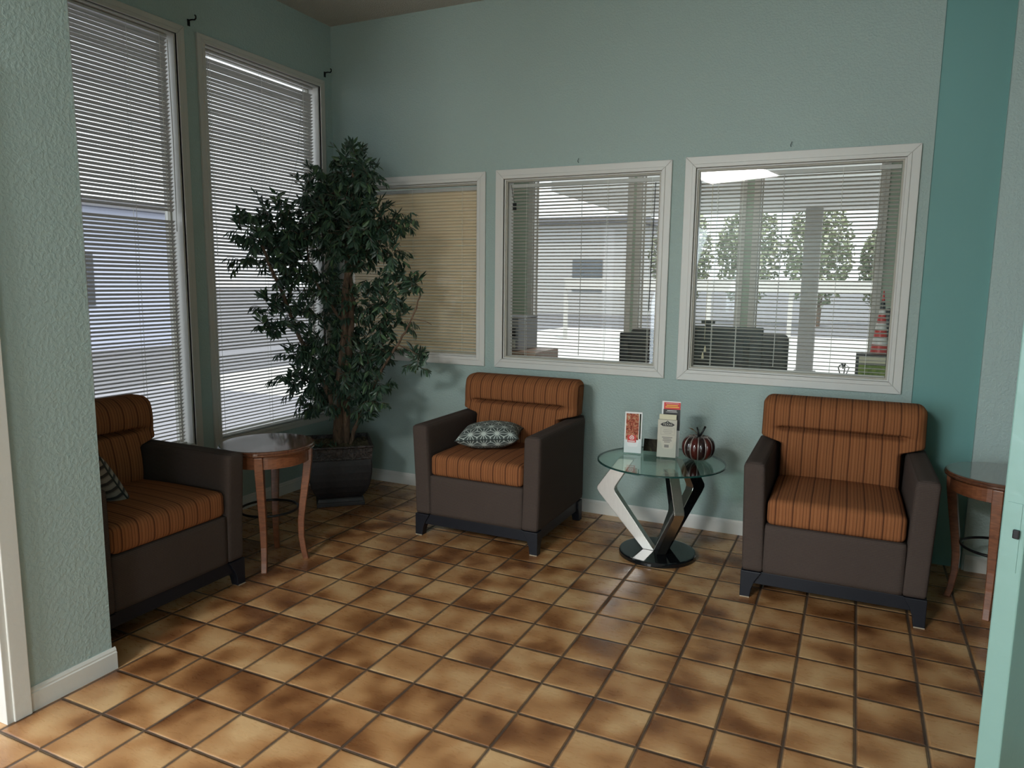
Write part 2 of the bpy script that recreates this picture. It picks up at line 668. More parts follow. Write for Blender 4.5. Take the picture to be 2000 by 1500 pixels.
# left wall with two tall windows (opening y0, y1, z0, z1)
LW = [(-2.352, -1.338, 0.498, 2.832), (-1.152, -0.140, 0.498, 2.832)]
mb = MB()
ys = [-2.98] + [y for w in LW for y in w[:2]] + [3.12]
for i in range(0, len(ys), 2):
    mb.box(-0.17, LX, ys[i], ys[i + 1], 0, CEIL)
for w in LW:
    mb.box(-0.17, LX, w[0], w[1], 0, w[2])
    mb.box(-0.17, LX, w[0], w[1], w[3], CEIL)
struct('wall_left', mb, M['wall'], 'aqua left wall holding two tall windows', 'wall')

# short entry wall in front, door opening beyond it
mb = MB()
mb.box(LX, 1.016, -3.036, -2.672, 0, CEIL)
struct('wall_entry', mb, M['wall_knock'], 'aqua textured wall end beside the entry door', 'wall')
mb = MB()
mb.box(0.85, 1.016, -5.12, -3.98, 0, CEIL)
mb.box(0.85, 1.016, -8.3, -7.28, 0, CEIL)
mb.box(0.85, 1.016, -7.28, -5.12, 0, 0.25)
mb.box(0.85, 1.016, -7.28, -5.12, 2.65, CEIL)
mb.box(0.85, 1.016, -3.98, -3.036, 2.12, CEIL)
struct('wall_front_left', mb, M['wall'], 'aqua wall with the lobby front window beyond the entry door', 'wall')
mb = MB()
mb.box(0.85, 5.3, -8.42, -8.3, 0, 0.25)
mb.box(0.85, 5.3, -8.42, -8.3, 2.65, CEIL)
mb.box(0.85, 4.2, -8.42, -8.3, 0.25, 2.65)
mb.box(5.13, 5.3, -8.42, -8.3, 0.25, 2.65)
struct('wall_rear', mb, M['wall'], 'aqua lobby wall around the front window', 'wall')
struct('wall_right', MB().box(5.2, 5.32, -8.42, 3.12, 0, CEIL), M['wall'], 'aqua right wall of lobby', 'wall')
struct('ceiling', MB().box(-0.2, 5.4, -8.5, 3.2, CEIL, CEIL + 0.16), M['ceiling'], 'beige popcorn textured ceiling', 'ceiling')
struct('floor', MB().box(-0.17, 5.32, -8.42, 3.12, -0.1, 0), M['tile'], 'mottled brown ceramic tile floor with dark grout', 'floor')

# far office wall with three windows
FW = [(0.255, 1.318, 0.5, 2.83), (1.452, 2.426, 0.5, 2.83), (2.597, 3.634, 0.5, 2.83)]
mb = MB()
xs = [-0.17] + [x for w in FW for x in w[:2]] + [5.3]
for i in range(0, len(xs), 2):
    mb.box(xs[i], xs[i + 1], 3.0, 3.12, 0, CEIL)
for w in FW:
    mb.box(w[0], w[1], 3.0, 3.12, 0, w[2])
    mb.box(w[0], w[1], 3.0, 3.12, w[3], CEIL)
struct('wall_office', mb, M['sage'], 'sage green far wall of the office', 'wall')


# baseboards
def board(name, pts, label):
    (x0, y0), (x1, y1) = pts
    m = MB()
    dx, dy = x1 - x0, y1 - y0
    L = math.hypot(dx, dy)
    ang = math.atan2(dy, dx)
    mt = Matrix.Translation((x0, y0, 0)) @ Matrix.Rotation(ang, 4, 'Z')
    prof = [(0, 0), (0.012, 0), (0.012, 0.066), (0.009, 0.070), (0.009, 0.076), (0.004, 0.086), (0, 0.086)]
    vs = [mt @ Vector((t, -p, z)) for t in (0, L) for p, z in prof]
    n = len(prof)
    fs = [(i, (i + 1) % n, n + (i + 1) % n, n + i) for i in range(n)] + [tuple(reversed(range(n))), tuple(range(n, 2 * n))]
    m.add(vs, fs)
    struct(name, m, M['trim'], label, 'baseboard')


board('baseboard_back', ((LX, 0.0), (3.79, 0.0)), 'white baseboard along the back wall')
board('baseboard_back_right', ((4.105, -0.022), (5.2, -0.022)), 'white baseboard right of the teal strip')
board('baseboard_left', ((LX, -2.67), (LX, -0.013)), 'white baseboard under the tall windows')
board('baseboard_entry', ((1.016, -2.985), (1.016, -2.660)), 'white baseboard at the textured wall end')
struct('trim_1', MB().box(1.016, 1.036, -3.044, -2.985, 0, 2.16).box(1.016, 1.036, -4.05, -3.044, 2.10, 2.16), M['trim'], 'white casing of the entry doorway', 'trim', bevel=0.003)
struct('trim_2', MB().box(0.83, 1.030, -3.066, -3.038, 0, 2.10), M['trim'], 'white jamb of the entry doorway', 'trim', bevel=0.002)


def ring(m, a0, a1, b0, b1, wid, put):
    """four mitred bars around an opening; put(a, b, d) -> xyz ; d runs through put's depth pair"""
    o = [(a0 - wid, b0 - wid), (a1 + wid, b0 - wid), (a1 + wid, b1 + wid), (a0 - wid, b1 + wid)]
    i = [(a0, b0), (a1, b0), (a1, b1), (a0, b1)]
    for k in range(4):
        l = (k + 1) % 4
        q = [o[k], o[l], i[l], i[k]]
        m.add([put(a, b, 0) for a, b in q] + [put(a, b, 1) for a, b in q], [(3, 2, 1, 0), (4, 5, 6, 7), (0, 1, 5, 4), (1, 2, 6, 5), (2, 3, 7, 6), (3, 0, 4, 7)])
    return m


def window(name, axis, o, plane, sign, wid, label, glass_at=0.06, thick=0.12, double=False, mat='trim'):
    """axis 'x': wall runs along x, room on the -y side ; axis 'y': wall runs along y, room on +x side"""
    root = empty(name, (0, 0, 0), label=label, cat='window', kind='structure')

    def P(d0, d1):
        if axis == 'x':
            return lambda a, b, d: (a, plane + sign * (d0 if d == 0 else d1), b)
        return lambda a, b, d: (plane + sign * (d0 if d == 0 else d1), a, b)
    a0, a1, b0, b1 = o
    m = MB()
    ring(m, a0 + 0.004, a1 - 0.004, b0 + 0.004, b1 - 0.004, wid - 0.004 if wid < 0.07 else wid, P(0.0, 0.016))
    ring(m, a0 + 0.004, a1 - 0.004, b0 + 0.004, b1 - 0.004, 0.022, P(0.0, 0.022))
    m.build('casing', M[mat], root, bevel=0.003)
    m = MB()
    ring(m, a0 + 0.012, a1 - 0.012, b0 + 0.012, b1 - 0.012, 0.012, P(0.0, -thick))
    m.build('jamb', M['trim'], root)
    m = MB()
    ring(m, a0 + 0.021, a1 - 0.021, b0 + 0.021, b1 - 0.021, 0.009, P(-glass_at + 0.016, -glass_at - 0.006))
    m.build('glazing_stop', M['sash'], root)
    m = MB()
    p = P(-glass_at, -glass_at - 0.003)
    q = [(a0 + 0.013, b0 + 0.013), (a1 - 0.013, b0 + 0.013), (a1 - 0.013, b1 - 0.013), (a0 + 0.013, b1 - 0.013)]
    m.add([p(a, b, 0) for a, b in q], [(0, 1, 2, 3)])
    m.build('glass', M['glass'], root)
    if double:
        m = MB()
        ring(m, a0, a1, b0, b1, wid, P(-thick, -thick - 0.016))
        m.build('casing', M['trim'], root, bevel=0.003)
    return root


window('window_1', 'y', LW[0], LX, 1, 0.058, 'white framed tall window beside the entry wall', 0.10, 0.14, mat='trim_shaded')
window('window_2', 'y', LW[1], LX, 1, 0.055, 'white framed tall window nearest the room corner', 0.10, 0.14, mat='trim_shaded')
window('window_3', 'x', W[0], 0, -1 * -1 * -1, 0.064, 'white framed office window behind the potted tree', 0.026, 0.12, True)
window('window_4', 'x', W[1], 0, -1, 0.064, 'white framed office window above the middle armchair', 0.026, 0.12, True)
window('window_5', 'x', W[2], 0, -1, 0.068, 'white framed office window above the glass table', 0.026, 0.12, True)
for k, w in enumerate(FW):
    window('window_%d' % (6 + k), 'x', w, 3.0, -1, 0.06, 'tall white framed window in the far office wall', 0.09, 0.12)
# lobby windows behind the camera
m = MB()
ring(m, 4.2, 5.13, 0.25, 2.65, 0.06, lambda a, b, d: (a, -8.3 + 0.02 * (1 - d) - 0.12 * d, b))
for x in (4.66,):
    m.box(x - 0.03, x + 0.03, -8.40, -8.28, 0.25, 2.65)
struct('window_9', m, M['trim'], 'white framed rear window of the lobby', 'window')
m = MB()
ring(m, -7.28, -5.12, 0.25, 2.65, 0.06, lambda a, b, d: (1.03 * (1 - d) + 0.86 * d, a, b))
m.box(0.88, 1.0, -6.23, -6.17, 0.25, 2.65)
struct('window_10', m, M['trim'], 'white framed front window of the lobby', 'window')
fx = empty('ceiling_light', (1.62, -7.15, 3.27), R(27), label='rectangular light fitting on the lobby ceiling behind the viewer', cat='light')
MB().box(-0.64, 0.64, -0.42, 0.42, -0.06, -0.0005).build('housing', M['slat'], fx, bevel=0.01)
fx = empty('ceiling_light', (2.2, 1.7, 3.27), label='added unseen housing above the office fill light', cat='light')  # made-up fitting, out of view, goes with the added office lamp
MB().box(-1.22, 1.22, -0.27, 0.27, -0.085, -0.0005).build('housing', M['slat'], fx, bevel=0.01)

# ------------------------------------------------------------------ blinds
def blind(name, axis, a0, a1, z0, z1, plane, tilt, pitch, mat, label, cords, room=-1, head_gap=0.0, skip=(), sag=0.0, seed=1, wand=None, head='rail', headz=None):
    """axis x: slats along x at y=plane, room side -y ; axis y: slats along y at x=plane, room side +x"""
    rnd = random.Random(seed)
    root = empty(name, (0, 0, 0), label=label, cat='blind')

    def P(a, d, z):      # d: distance towards the room
        return (a, plane - d, z) if axis == 'x' else (plane + d, a, z)
    m = MB()
    n = int((z1 - z0 - head_gap) / pitch)
    wdt, th = 0.025, 0.0005
    na = 4
    for i in range(n):
        zc = z1 - head_gap - pitch * (i + 0.6)
        if i in skip:
            continue
        t = tilt + R(rnd.uniform(-1.6, 1.6))
        dz0, dz1 = rnd.uniform(-1, 1) * 0.0012, rnd.uniform(-1, 1) * 0.0012
        prof = []
        for k in range(na + 1):
            s = (k / na - 0.5) * wdt
            h = 0.0022 * (1 - (2 * k / na - 1) ** 2)
            prof.append((s * math.cos(t) - h * math.sin(t), s * math.sin(t) + h * math.cos(t)))
        prof += [(d - th * -math.sin(t), z - th * math.cos(t)) for d, z in reversed(prof)]
        np_ = len(prof)
        steps = 5
        vs = []
        for s in range(steps):
            f = s / (steps - 1)
            a = a0 + (a1 - a0) * f
            dz = dz0 * (1 - f) + dz1 * f - sag * math.sin(math.pi * f) * rnd.uniform(0.2, 1)
            vs += [P(a, d, zc + z + dz) for d, z in prof]
        fs = [tuple(reversed(range(np_))), tuple((steps - 1) * np_ + j for j in range(np_))]
        for s in range(steps - 1):
            for j in range(np_):
                fs.append((s * np_ + j, s * np_ + (j + 1) % np_, (s + 1) * np_ + (j + 1) % np_, (s + 1) * np_ + j))
        m.add(vs, fs)
    m.build('slats', mat, root, smooth=False)

    def bar(nm, za, zb, da, db, mt):
        p, q = P(a0, da, za), P(a1, db, zb)
        MB().box(min(p[0], q[0]), max(p[0], q[0]), min(p[1], q[1]), max(p[1], q[1]), za, zb).build(nm, mt, root, bevel=0.002)
    hz = headz if headz else z1
    bar('head_rail', hz - 0.024 if not head_gap else hz - 0.012, hz, -0.013, 0.013, M['rail'])
    zb = z1 - head_gap - pitch * (n + 0.35)
    bar('bottom_rail', zb - 0.011, zb, -0.012, 0.012, M['trim'] if axis == 'y' else mat)  # left blinds: lighter trim colour paints the rail as sunlit
    for c in cords:
        mm = MB()
        for d in (-0.0125, 0.0125):
            p, q = P(c, d, zb), P(c, d, z1)
            mm.tube([p, q], 0.0011, 5)
        mm.build('ladder_cord', M['cord'], root)
    if wand:
        a, zt, zl = wand
        MB().tube([P(a, 0.020, zt), P(a + 0.004, 0.022, (zt + zl) / 2), P(a, 0.020, zl)], 0.0022, 6).build('tilt_wand', M['rail'], root)
    return root


# left, outside windows
BX = -0.072
b1 = blind('window_blind', 'y', LW[0][0] + 0.016, LW[0][1] - 0.030, 0.512, 2.818, BX, R(31), 0.0215, M['slat_shaded'], 'white mini blind with one missing slat, nearest the entry wall', [-2.2, -1.93, -1.62, -1.418], head_gap=0.012, skip=(44, 45), seed=3, wand=(-1.372, 2.79, 1.75))
b2 = blind('window_blind', 'y', LW[1][0] + 0.016, LW[1][1] - 0.030, 0.512, 2.818, BX, R(31), 0.0215, M['slat_shaded'], 'white mini blind in tall window next to the room corner', [-1.075, -0.66, -0.27], head_gap=0.040, skip=(81,), seed=4)
m = MB()
m.tube([(BX + 0.020, -0.28, 2.78), (BX + 0.022, -0.36, 2.3), (BX + 0.022, -0.52, 1.85), (BX + 0.02, -0.62, 1.60)], 0.0014, 5)
m.build('lift_cord', M['rail'], b2)
m = MB()
m.tube([(BX + 0.020, -1.10, 2.78), (BX + 0.021, -1.095, 2.2), (BX + 0.02, -1.085, 1.62)], 0.0014, 5)
m.build('lift_cord', M['cord'], b2)
# interior windows: blinds hang on the office side of the glass
BY = 0.062
b3 = blind('window_blind', 'x', W[0][0] + 0.022, W[0][1] - 0.022, W[0][2] + 0.020, W[0][3] - 0.028, BY, R(50), 0.0215, M['slat_cream'], 'closed cream blind in office window behind the potted tree', [0.22, 0.62, 1.02], seed=6)
b4 = blind('window_blind', 'x', W[1][0] + 0.024, W[1][1] - 0.022, W[1][2] + 0.018, W[1][3] - 0.030, BY, R(16), 0.0215, M['slat'], 'open white mini blind in office window above the middle armchair', [1.50, 2.05, 2.33], seed=7, wand=(1.885, 2.10, 1.02))
MB().tube([(2.352, BY - 0.020, 2.09), (2.338, BY - 0.022, 1.32)], 0.0030, 6).build('tilt_wand', M['iron'], b4)
b5 = blind('window_blind', 'x', W[2][0] + 0.022, W[2][1] - 0.022, W[2][2] + 0.018, W[2][3] - 0.030, BY, R(16), 0.0215, M['slat'], 'open white mini blind in rightmost office window', [2.72, 2.86, 3.38, 3.56], seed=8, sag=0.001, wand=(3.08, 2.10, 1.02))
m = MB()
m.tube([(1.392, BY - 0.017, 2.118), (1.400, BY - 0.019, 2.06), (1.414, BY - 0.018, 2.005)], 0.0014, 5)
m.build('pull_cord', M['black'], b4)
for z in (1.992, 1.966):
    MB().box(1.405, 1.429, BY - 0.026, BY - 0.014, z - 0.010, z + 0.008).build('tassel', M['black'], b4, bevel=0.002)
M['tassel'] = plain('yellowed_tassel', (0.62, 0.57, 0.40), 0.7)
m = MB()
m.tube([(2.690, BY - 0.016, 2.12), (2.688, BY - 0.018, 1.6), (2.684, BY - 0.017, 1.16)], 0.0013, 5)
m.build('pull_cord', M['tassel'], b5)
for x, z in ((2.690, 1.10), (2.678, 1.06)):
    MB().lathe([(0.002, z + 0.022), (0.005, z + 0.012), (0.0085, z - 0.014), (0.004, z - 0.016)], 10, (x, BY - 0.018)).build('tassel', M['tassel'], b5, smooth=True)


# ------------------------------------------------------------------ small hardware on the walls
def bracket(y, z, label):
    m = MB()
    m.box(LX, LX + 0.004, y - 0.008, y + 0.008, z - 0.030, z + 0.006)
    m.tube([(LX, y, z), (LX + 0.028, y, z + 0.001), (LX + 0.050, y, z - 0.003), (LX + 0.060, y, z + 0.004), (LX + 0.060, y, z + 0.016), (LX + 0.053, y, z + 0.021)], 0.0042, 7)
    return tag(m.build('curtain_bracket', M['iron'], smooth=False), label, 'bracket', 'curtain brackets')


bracket(-1.242, 2.928, 'black curtain rod bracket between the two tall windows')
bracket(-0.074, 2.940, 'black curtain rod bracket beside the room corner')
for x, z, l in ((1.872, 2.226, 'thin nail above the middle office window'), (3.108, 2.240, 'thin nail above the rightmost office window')):
    tag(MB().tube([(x, 0.0, z), (x - 0.002, -0.012, z + 0.006), (x + 0.006, -0.016, z + 0.024)], 0.0016, 6).build('nail', M['iron']), l, 'nail', 'nails in the back wall')


# ------------------------------------------------------------------ armchairs
def make_armchair():
    root = empty('armchair')
    # wooden plinth
    m = MB()
    m.box(-0.375, 0.375, -0.380, -0.350, 0.070, 0.131)
    m.box(-0.375, 0.375, 0.285, 0.315, 0.070, 0.131)
    m.box(-0.380, -0.350, -0.350, 0.285, 0.070, 0.131)
    m.box(0.350, 0.380, -0.350, 0.285, 0.070, 0.131)
    m.build('base_rail', M['navy'], root, bevel=0.002)
    for sx in (-1, 1):
        for sy in (-1, 1):
            m = MB()
            yo = -0.392 if sy < 0 else 0.325
            pr = [(0.0, 0.046), (0.045, 0.052), (0.085, 0.066), (0.131, 0.094)]
            vs = []
            for z, w in pr:
                xo = 0.392 * sx
                d = w if z < 0.1 else w
                vs += [(xo, yo, z), (xo - sx * w, yo, z), (xo - sx * w, yo - sy * min(w, 0.066), z), (xo, yo - sy * min(w, 0.066), z)]
            fs = [(3, 2, 1, 0), tuple(4 * (len(pr) - 1) + k for k in range(4))]
            for i in range(len(pr) - 1):
                for k in range(4):
                    fs.append((4 * i + k, 4 * i + (k + 1) % 4, 4 * i + 4 + (k + 1) % 4, 4 * i + 4 + k))
            m.add(vs, fs)
            lg = m.build('leg', M['navy'], root, bevel=0.003)
            if sy < 0:
                MB().box(min(0.391 * sx, 0.391 * sx - sx * 0.044), max(0.391 * sx, 0.391 * sx - sx * 0.044), -0.3935, -0.348, 0.0, 0.005).build('worn_foot', M['chip'], lg)
    # arms: tapered, slightly flaring to the top and front
    for sx in (-1, 1):
        def bulge(u, v, w, p, sx=sx):
            k = (w + 1) / 2
            x = p.x + sx * 0.012 * k - sx * 0.004 * (1 - k)
            y = p.y
            if v < 0:
                y -= 0.012 * max(0, k - 0.35) * abs(v) ** 4 * 1.6
            if w > 0.4:
                x += sx * 0.006 * (1 - abs(u) ** 2) * 0
            z = p.z - (0.006 * (1 - math.cos(min(1, abs(u)) * math.pi / 2)) if w > 0.8 else 0)
            return (x, y, z)
        MB().gridbox(8, 24, 20, rbox(sx * 0.3445, -0.035, 0.3975, 0.0495, 0.358, 0.2665, 0.017, bulge=bulge)).build('arm', M['brown'], root, smooth=True)
    MB().gridbox(20, 4, 8, rbox(0, -0.345, 0.250, 0.2965, 0.045, 0.119, 0.010)).build('front_panel', M['brown'], root, smooth=True)
    MB().box(-0.300, 0.300, -0.295, 0.330, 0.131, 0.36).build('seat_deck', M['brown'], root)
    MB().gridbox(20, 4, 16, rbox(0, 0.335, 0.40, 0.385, 0.022, 0.268, 0.012)).build('back_panel', M['brown'], root, smooth=True)

    # seat cushion
    def seat(u, v, w, p):
        z = p.z
        k = (1 - abs(u) ** 2.6) * (1 - abs(v) ** 3)
        if w > 0:
            z += 0.016 * k
            z -= 0.010 * max(0, v) ** 2
        y = p.y - (0.010 * (1 - u * u) * (1 - w * w) if v < -0.5 else 0)
        return (p.x, y, z)
    MB().gridbox(28, 28, 10, rbox(0, -0.090, 0.430, 0.291, 0.300, 0.062, 0.028, bulge=seat)).build('seat_cushion', M['stripe'], root, smooth=True)

    # backrest: bolster above a stitched slot, pad below
    def back(u, v, w, p):
        z = p.z                            # -0.235 .. 0.235 around 0.66
        zz = z + 0.66
        t = max(0, min(1, (zz - 0.652) / 0.035))
        t = t * t * (3 - 2 * t)
        half = 0.287 + (0.390 - 0.287) * t
        x = p.x * half / 0.390
        y = p.y
        if v < 0:                          # the sitting side
            a = abs(x)
            mask = 1 - max(0, min(1, (a - 0.270) / 0.055))
            mask = mask * mask * (3 - 2 * mask)
            g = math.exp(-((zz - 0.733) / 0.0085) ** 2)
            up = max(0.0, 1 - ((zz - 0.812) / 0.090) ** 2)
            lo = max(0.0, 1 - ((zz - 0.610) / 0.125) ** 2)
            side = 1 - max(0, min(1, (a - 0.30) / 0.09)) ** 2
            ruf = 0.0025 * math.sin(a * 130 + zz * 20) * math.exp(-((zz - 0.733) / 0.03) ** 2) * mask
            y += abs(v) ** 2 * (0.072 * g * mask - 0.030 * up * (0.55 + 0.45 * side) - 0.020 * lo * side + ruf)
        y += (zz - 0.43) * 0.16            # lean
        if v < 0:
            pass
        return (x, y, z)
    MB().gridbox(48, 8, 92, rbox(0, 0.205, 0.660, 0.390, 0.078, 0.236, 0.046, bulge=back)).build('backrest', M['stripe'], root, smooth=True)
    return root


chair = make_armchair()
chair.location = (1.617, -0.485, 0)
tag(chair, 'rust striped armchair holding the star patterned pillow, under the middle office window', 'armchair', 'rust striped lobby armchairs')
c2 = copy_tree(chair)
c2.location = (3.468, -0.500, 0)
c2.rotation_euler = (0, 0, R(0.6))
tag(c2, 'rust striped armchair with empty seat between glass table and teal strip', 'armchair', 'rust striped lobby armchairs')
c3 = copy_tree(chair)
c3.location = (0.468, -2.238, 0)
c3.rotation_euler = (0, 0, R(90))
tag(c3, 'rust striped armchair with its back to the tall windows, half behind the entry wall', 'armchair', 'rust striped lobby armchairs')


# ------------------------------------------------------------------ pillows
def pillow(mat, label, size, thick, mtx):
    root = empty('throw_pillow', label=label, cat='pillow')
    root.matrix_world = mtx
    m = MB()
    N = 30
    vs, fs = [], []

    def edge(u, v):
        # pinched sides between pointed corners
        x = u * size / 2 * (1 - 0.07 * (1 - v * v))
        y = v * size / 2 * (1 - 0.07 * (1 - u * u))
        return x, y
    for s in (1, -1):
        for i in range(N + 1):
            for j in range(N + 1):
                u, v = 2 * i / N - 1, 2 * j / N - 1
                x, y = edge(u, v)
                h = thick / 2 * ((1 - abs(u) ** 2.4) * (1 - abs(v) ** 2.4)) ** 0.48
                h += 0.003 * math.sin(u * 7 + v * 3) * (1 - abs(u)) * (1 - abs(v))
                vs.append((x, y, s * max(h, 0.0)))
    o = (N + 1) ** 2
    for i in range(N):
        for j in range(N):
            a, b, c, d = i * (N + 1) + j, (i + 1) * (N + 1) + j, (i + 1) * (N + 1) + j + 1, i * (N + 1) + j + 1
            fs.append((a, b, c, d))
            fs.append((o + d, o + c, o + b, o + a))
    m.add(vs, fs)
    cv = m.build('cover', mat, root, smooth=True)
    P_ = [Vector(p) for p in vs]
    au, av = [0.0] * len(vs), [0.0] * len(vs)
    ix = lambda s_, i, j: s_ * o + i * (N + 1) + j
    for s_ in (0, 1):
        for j in range(N + 1):
            for st in (1, -1):
                acc, k = 0.0, N // 2
                while 0 <= k + st <= N:
                    acc += (P_[ix(s_, k + st, j)] - P_[ix(s_, k, j)]).length
                    k += st
                    au[ix(s_, k, j)] = acc * st
                acc, k = 0.0, N // 2
                while 0 <= k + st <= N:
                    acc += (P_[ix(s_, j, k + st)] - P_[ix(s_, j, k)]).length
                    k += st
                    av[ix(s_, j, k)] = acc * st
    uv = cv.data.uv_layers.new(name='cloth')
    for lp in cv.data.loops:
        uv.data[lp.index].uv = (au[lp.vertex_index], av[lp.vertex_index])
    mm = MB()
    pts = []
    for k in range(4 * N + 1):
        q = k % (4 * N)
        side, t = divmod(q, N)
        t = 2 * t / N - 1
        u, v = [(t, -1), (1, t), (-t, 1), (-1, -t)][side]
        x, y = edge(u, v)
        pts.append((x, y, 0))
    mm.tube(pts, 0.0035, 6, cap=False)
    mm.build('piping', M['piping'], root, smooth=True)
    return root


pm = Matrix.Translation((1.567, -0.580, 0.583)) @ Matrix.Rotation(R(-4), 4, 'Y') @ Matrix.Rotation(R(0), 4, 'X') @ Matrix.Rotation(R(20), 4, 'Z')
pillow(M['star'], 'grey pillow with white star pattern lying on the middle armchair seat', 0.37, 0.150, pm)
pm = Matrix.Translation((0.475, -2.385, 0.622)) @ Matrix.Rotation(R(10), 4, 'Z') @ Matrix.Rotation(R(-52), 4, 'X') @ Matrix.Rotation(R(8), 4, 'Z')
pillow(M['grey_stripe'], 'grey striped pillow leaning in the armchair by the entry wall', 0.36, 0.13, pm)


# ------------------------------------------------------------------ round side tables
def make_side_table():
    root = empty('side_table')
    MB().lathe([(0.222, 0.612), (0.236, 0.614), (0.243, 0.620), (0.244, 0.627), (0.238, 0.631), (0.240, 0.635), (0.237, 0.640), (0.230, 0.6415)], 72).build('tabletop', M['cherry_top'], root, smooth=False)
    mb_ = MB()
    n = 64
    for r0, r1, z0, z1 in ((0.196, 0.214, 0.548, 0.612),):
        vs, fs = [], []
        for r, z in ((r0, z0), (r1, z0), (r1, z1), (r0, z1)):
            for k in range(n):
                a = 2 * math.pi * k / n
                vs.append((r * math.cos(a), r * math.sin(a), z))
        for i in range(4):
            for k in range(n):
                fs.append((i * n + k, i * n + (k + 1) % n, ((i + 1) % 4) * n + (k + 1) % n, ((i + 1) % 4) * n + k))
        mb_.add(vs, fs)
    mb_.build('apron', M['cherry'], root, smooth=False)
    for k in range(4):
        a = R(90 * k)
        ca, sa = math.cos(a), math.sin(a)
        prof = [(0.210, 0.611, 0.021), (0.206, 0.545, 0.021), (0.193, 0.44, 0.0195), (0.175, 0.32, 0.018), (0.163, 0.22, 0.0165), (0.162, 0.13, 0.015), (0.172, 0.05, 0.0145), (0.183, 0.0, 0.014)]
        vs, fs = [], []
        for r, z, h in prof:
            for dr, dt in ((-h, -h), (h, -h), (h, h), (-h, h)):
                rr = r + dr
                vs.append((rr * ca - dt * sa, rr * sa + dt * ca, z))
        for i in range(len(prof) - 1):
            for q in range(4):
                fs.append((4 * i + q, 4 * i + 4 + q, 4 * i + 4 + (q + 1) % 4, 4 * i + (q + 1) % 4))
        fs.append((0, 1, 2, 3))
        fs.append(tuple(4 * (len(prof) - 1) + q for q in (3, 2, 1, 0)))
        MB().add(vs, fs).build('leg', M['cherry'], root, bevel=0.003)
    MB().torus((0, 0, 0.285), 0.148, 0.0065).build('stretcher_ring', M['iron'], root, smooth=True)
    return root


st = make_side_table()
st.location = (0.755, -1.562, 0)
st.rotation_euler = (0, 0, R(33))
tag(st, 'round cherry side table between potted tree and armchair by the tall windows', 'table', 'round cherry side tables')
st2 = copy_tree(st)
st2.location = (4.168, -0.478, 0)
st2.rotation_euler = (0, 0, R(75))
tag(st2, 'round cherry side table against the pale wall, partly behind the mint door', 'table', 'round cherry side tables')


# ------------------------------------------------------------------ glass table
GX, GY, GZ = 2.590, -0.540, 0.535
gt = empty('glass_table', (GX, GY, 0), label='round glass table on three bent steel legs and black disc', cat='table')
m = MB()
m.lathe([(0.338, GZ - 0.010), (0.344, GZ - 0.008), (0.344, GZ - 0.002), (0.338, GZ)], 96)
m.mi = [1] * 96 + [1] * 96 + [1] * 96 + [0, 0]
m.build('glass_top', [M['table_glass'], M['table_edge']], gt)
MB().lathe([(0.205, 0.0), (0.210, 0.003), (0.210, 0.020), (0.206, 0.026), (0.200, 0.027)], 72).build('base_disc', M['gloss_black'], gt)
for ang in (180, 300, 62):
    a = R(ang)
    ca, sa = math.cos(a), math.sin(a)
    # radial outline, outer side then inner side
    outer = [(0.075, 0.027), (0.335, 0.310), (0.352, 0.335), (0.350, 0.352), (0.232, 0.524)]
    inner = [(0.148, 0.524), (0.246, 0.362), (0.250, 0.345), (0.244, 0.328), (0.012, 0.027)]
    pts = outer + inner
    h = 0.026
    n = len(pts)
    vs = []
    for s in (h, -h):                      # + side is counter-clockwise seen from above
        for r, z in pts:
            vs.append((r * ca - s * sa, r * sa + s * ca, z))
    fs = [tuple(range(n)), tuple(reversed(range(n, 2 * n)))]
    for i in range(n):
        j = (i + 1) % n
        fs.append((j, i, n + i, n + j))
    m = MB().add(vs, fs)
    m.mi = [0, 1] + [0] * n
    m.build('leg', [M['steel'], M['gloss_black']], gt, bevel=0.002)


# ------------------------------------------------------------------ things on the glass table
def text(body, size, loc, rot, mat, parent, name='lettering'):
    c = bpy.data.curves.new(name, 'FONT')
    c.body = body
    c.size = size
    c.align_x = 'CENTER'
    c.align_y = 'CENTER'
    c.extrude = 0.0001
    o = bpy.data.objects.new(name, c)
    col.objects.link(o)
    c.materials.append(mat)
    bpy.context.view_layer.update()
    me = bpy.data.meshes.new_from_object(o.evaluated_get(bpy.context.evaluated_depsgraph_get()))
    me.name = name
    bpy.data.objects.remove(o)
    o = bpy.data.objects.new(name, me)
    col.objects.link(o)
    o.parent = parent
    o.location = loc
    o.rotation_euler = rot
    return o


M['paper'] = plain('white_paper', (0.80, 0.81, 0.80), 0.6)
M['beige_paper'] = plain('beige_paper', (0.52, 0.49, 0.41), 0.6)
M['cream_paper'] = plain('cream_paper', (0.62, 0.58, 0.42), 0.6)
M['red_paper'] = plain('red_print', (0.60, 0.035, 0.030), 0.45)
M['black_print'] = plain('black_print', (0.014, 0.013, 0.015), 0.45)
M['yellow_print'] = plain('yellow_print', (0.85, 0.52, 0.08), 0.5)
M['grey_print'] = plain('grey_print', (0.22, 0.21, 0.19), 0.6)
M['white_print'] = plain('white_print', (0.82, 0.80, 0.78), 0.5)


def photo_material(name, stops, scale):
    n = NT(name)
    f = n.noise(n.coord(), scale, 4, 0.7, 1.5)
    n.set(Base_Color=n.ramp(f, stops), Roughness=0.75)
    n.put(n.bsdf.inputs['Specular IOR Level'], 0.15)
    return n.m


M['food_photo'] = photo_material('food_photo', [(0.30, (0.03, 0.03, 0.02)), (0.42, (0.22, 0.05, 0.03)), (0.52, (0.50, 0.14, 0.09)), (0.60, (0.42, 0.30, 0.16)), (0.72, (0.70, 0.50, 0.40))], 55)
M['dark_photo'] = photo_material('dark_green_photo', [(0.35, (0.012, 0.010, 0.008)), (0.55, (0.035, 0.030, 0.018)), (0.7, (0.10, 0.14, 0.035))], 16)


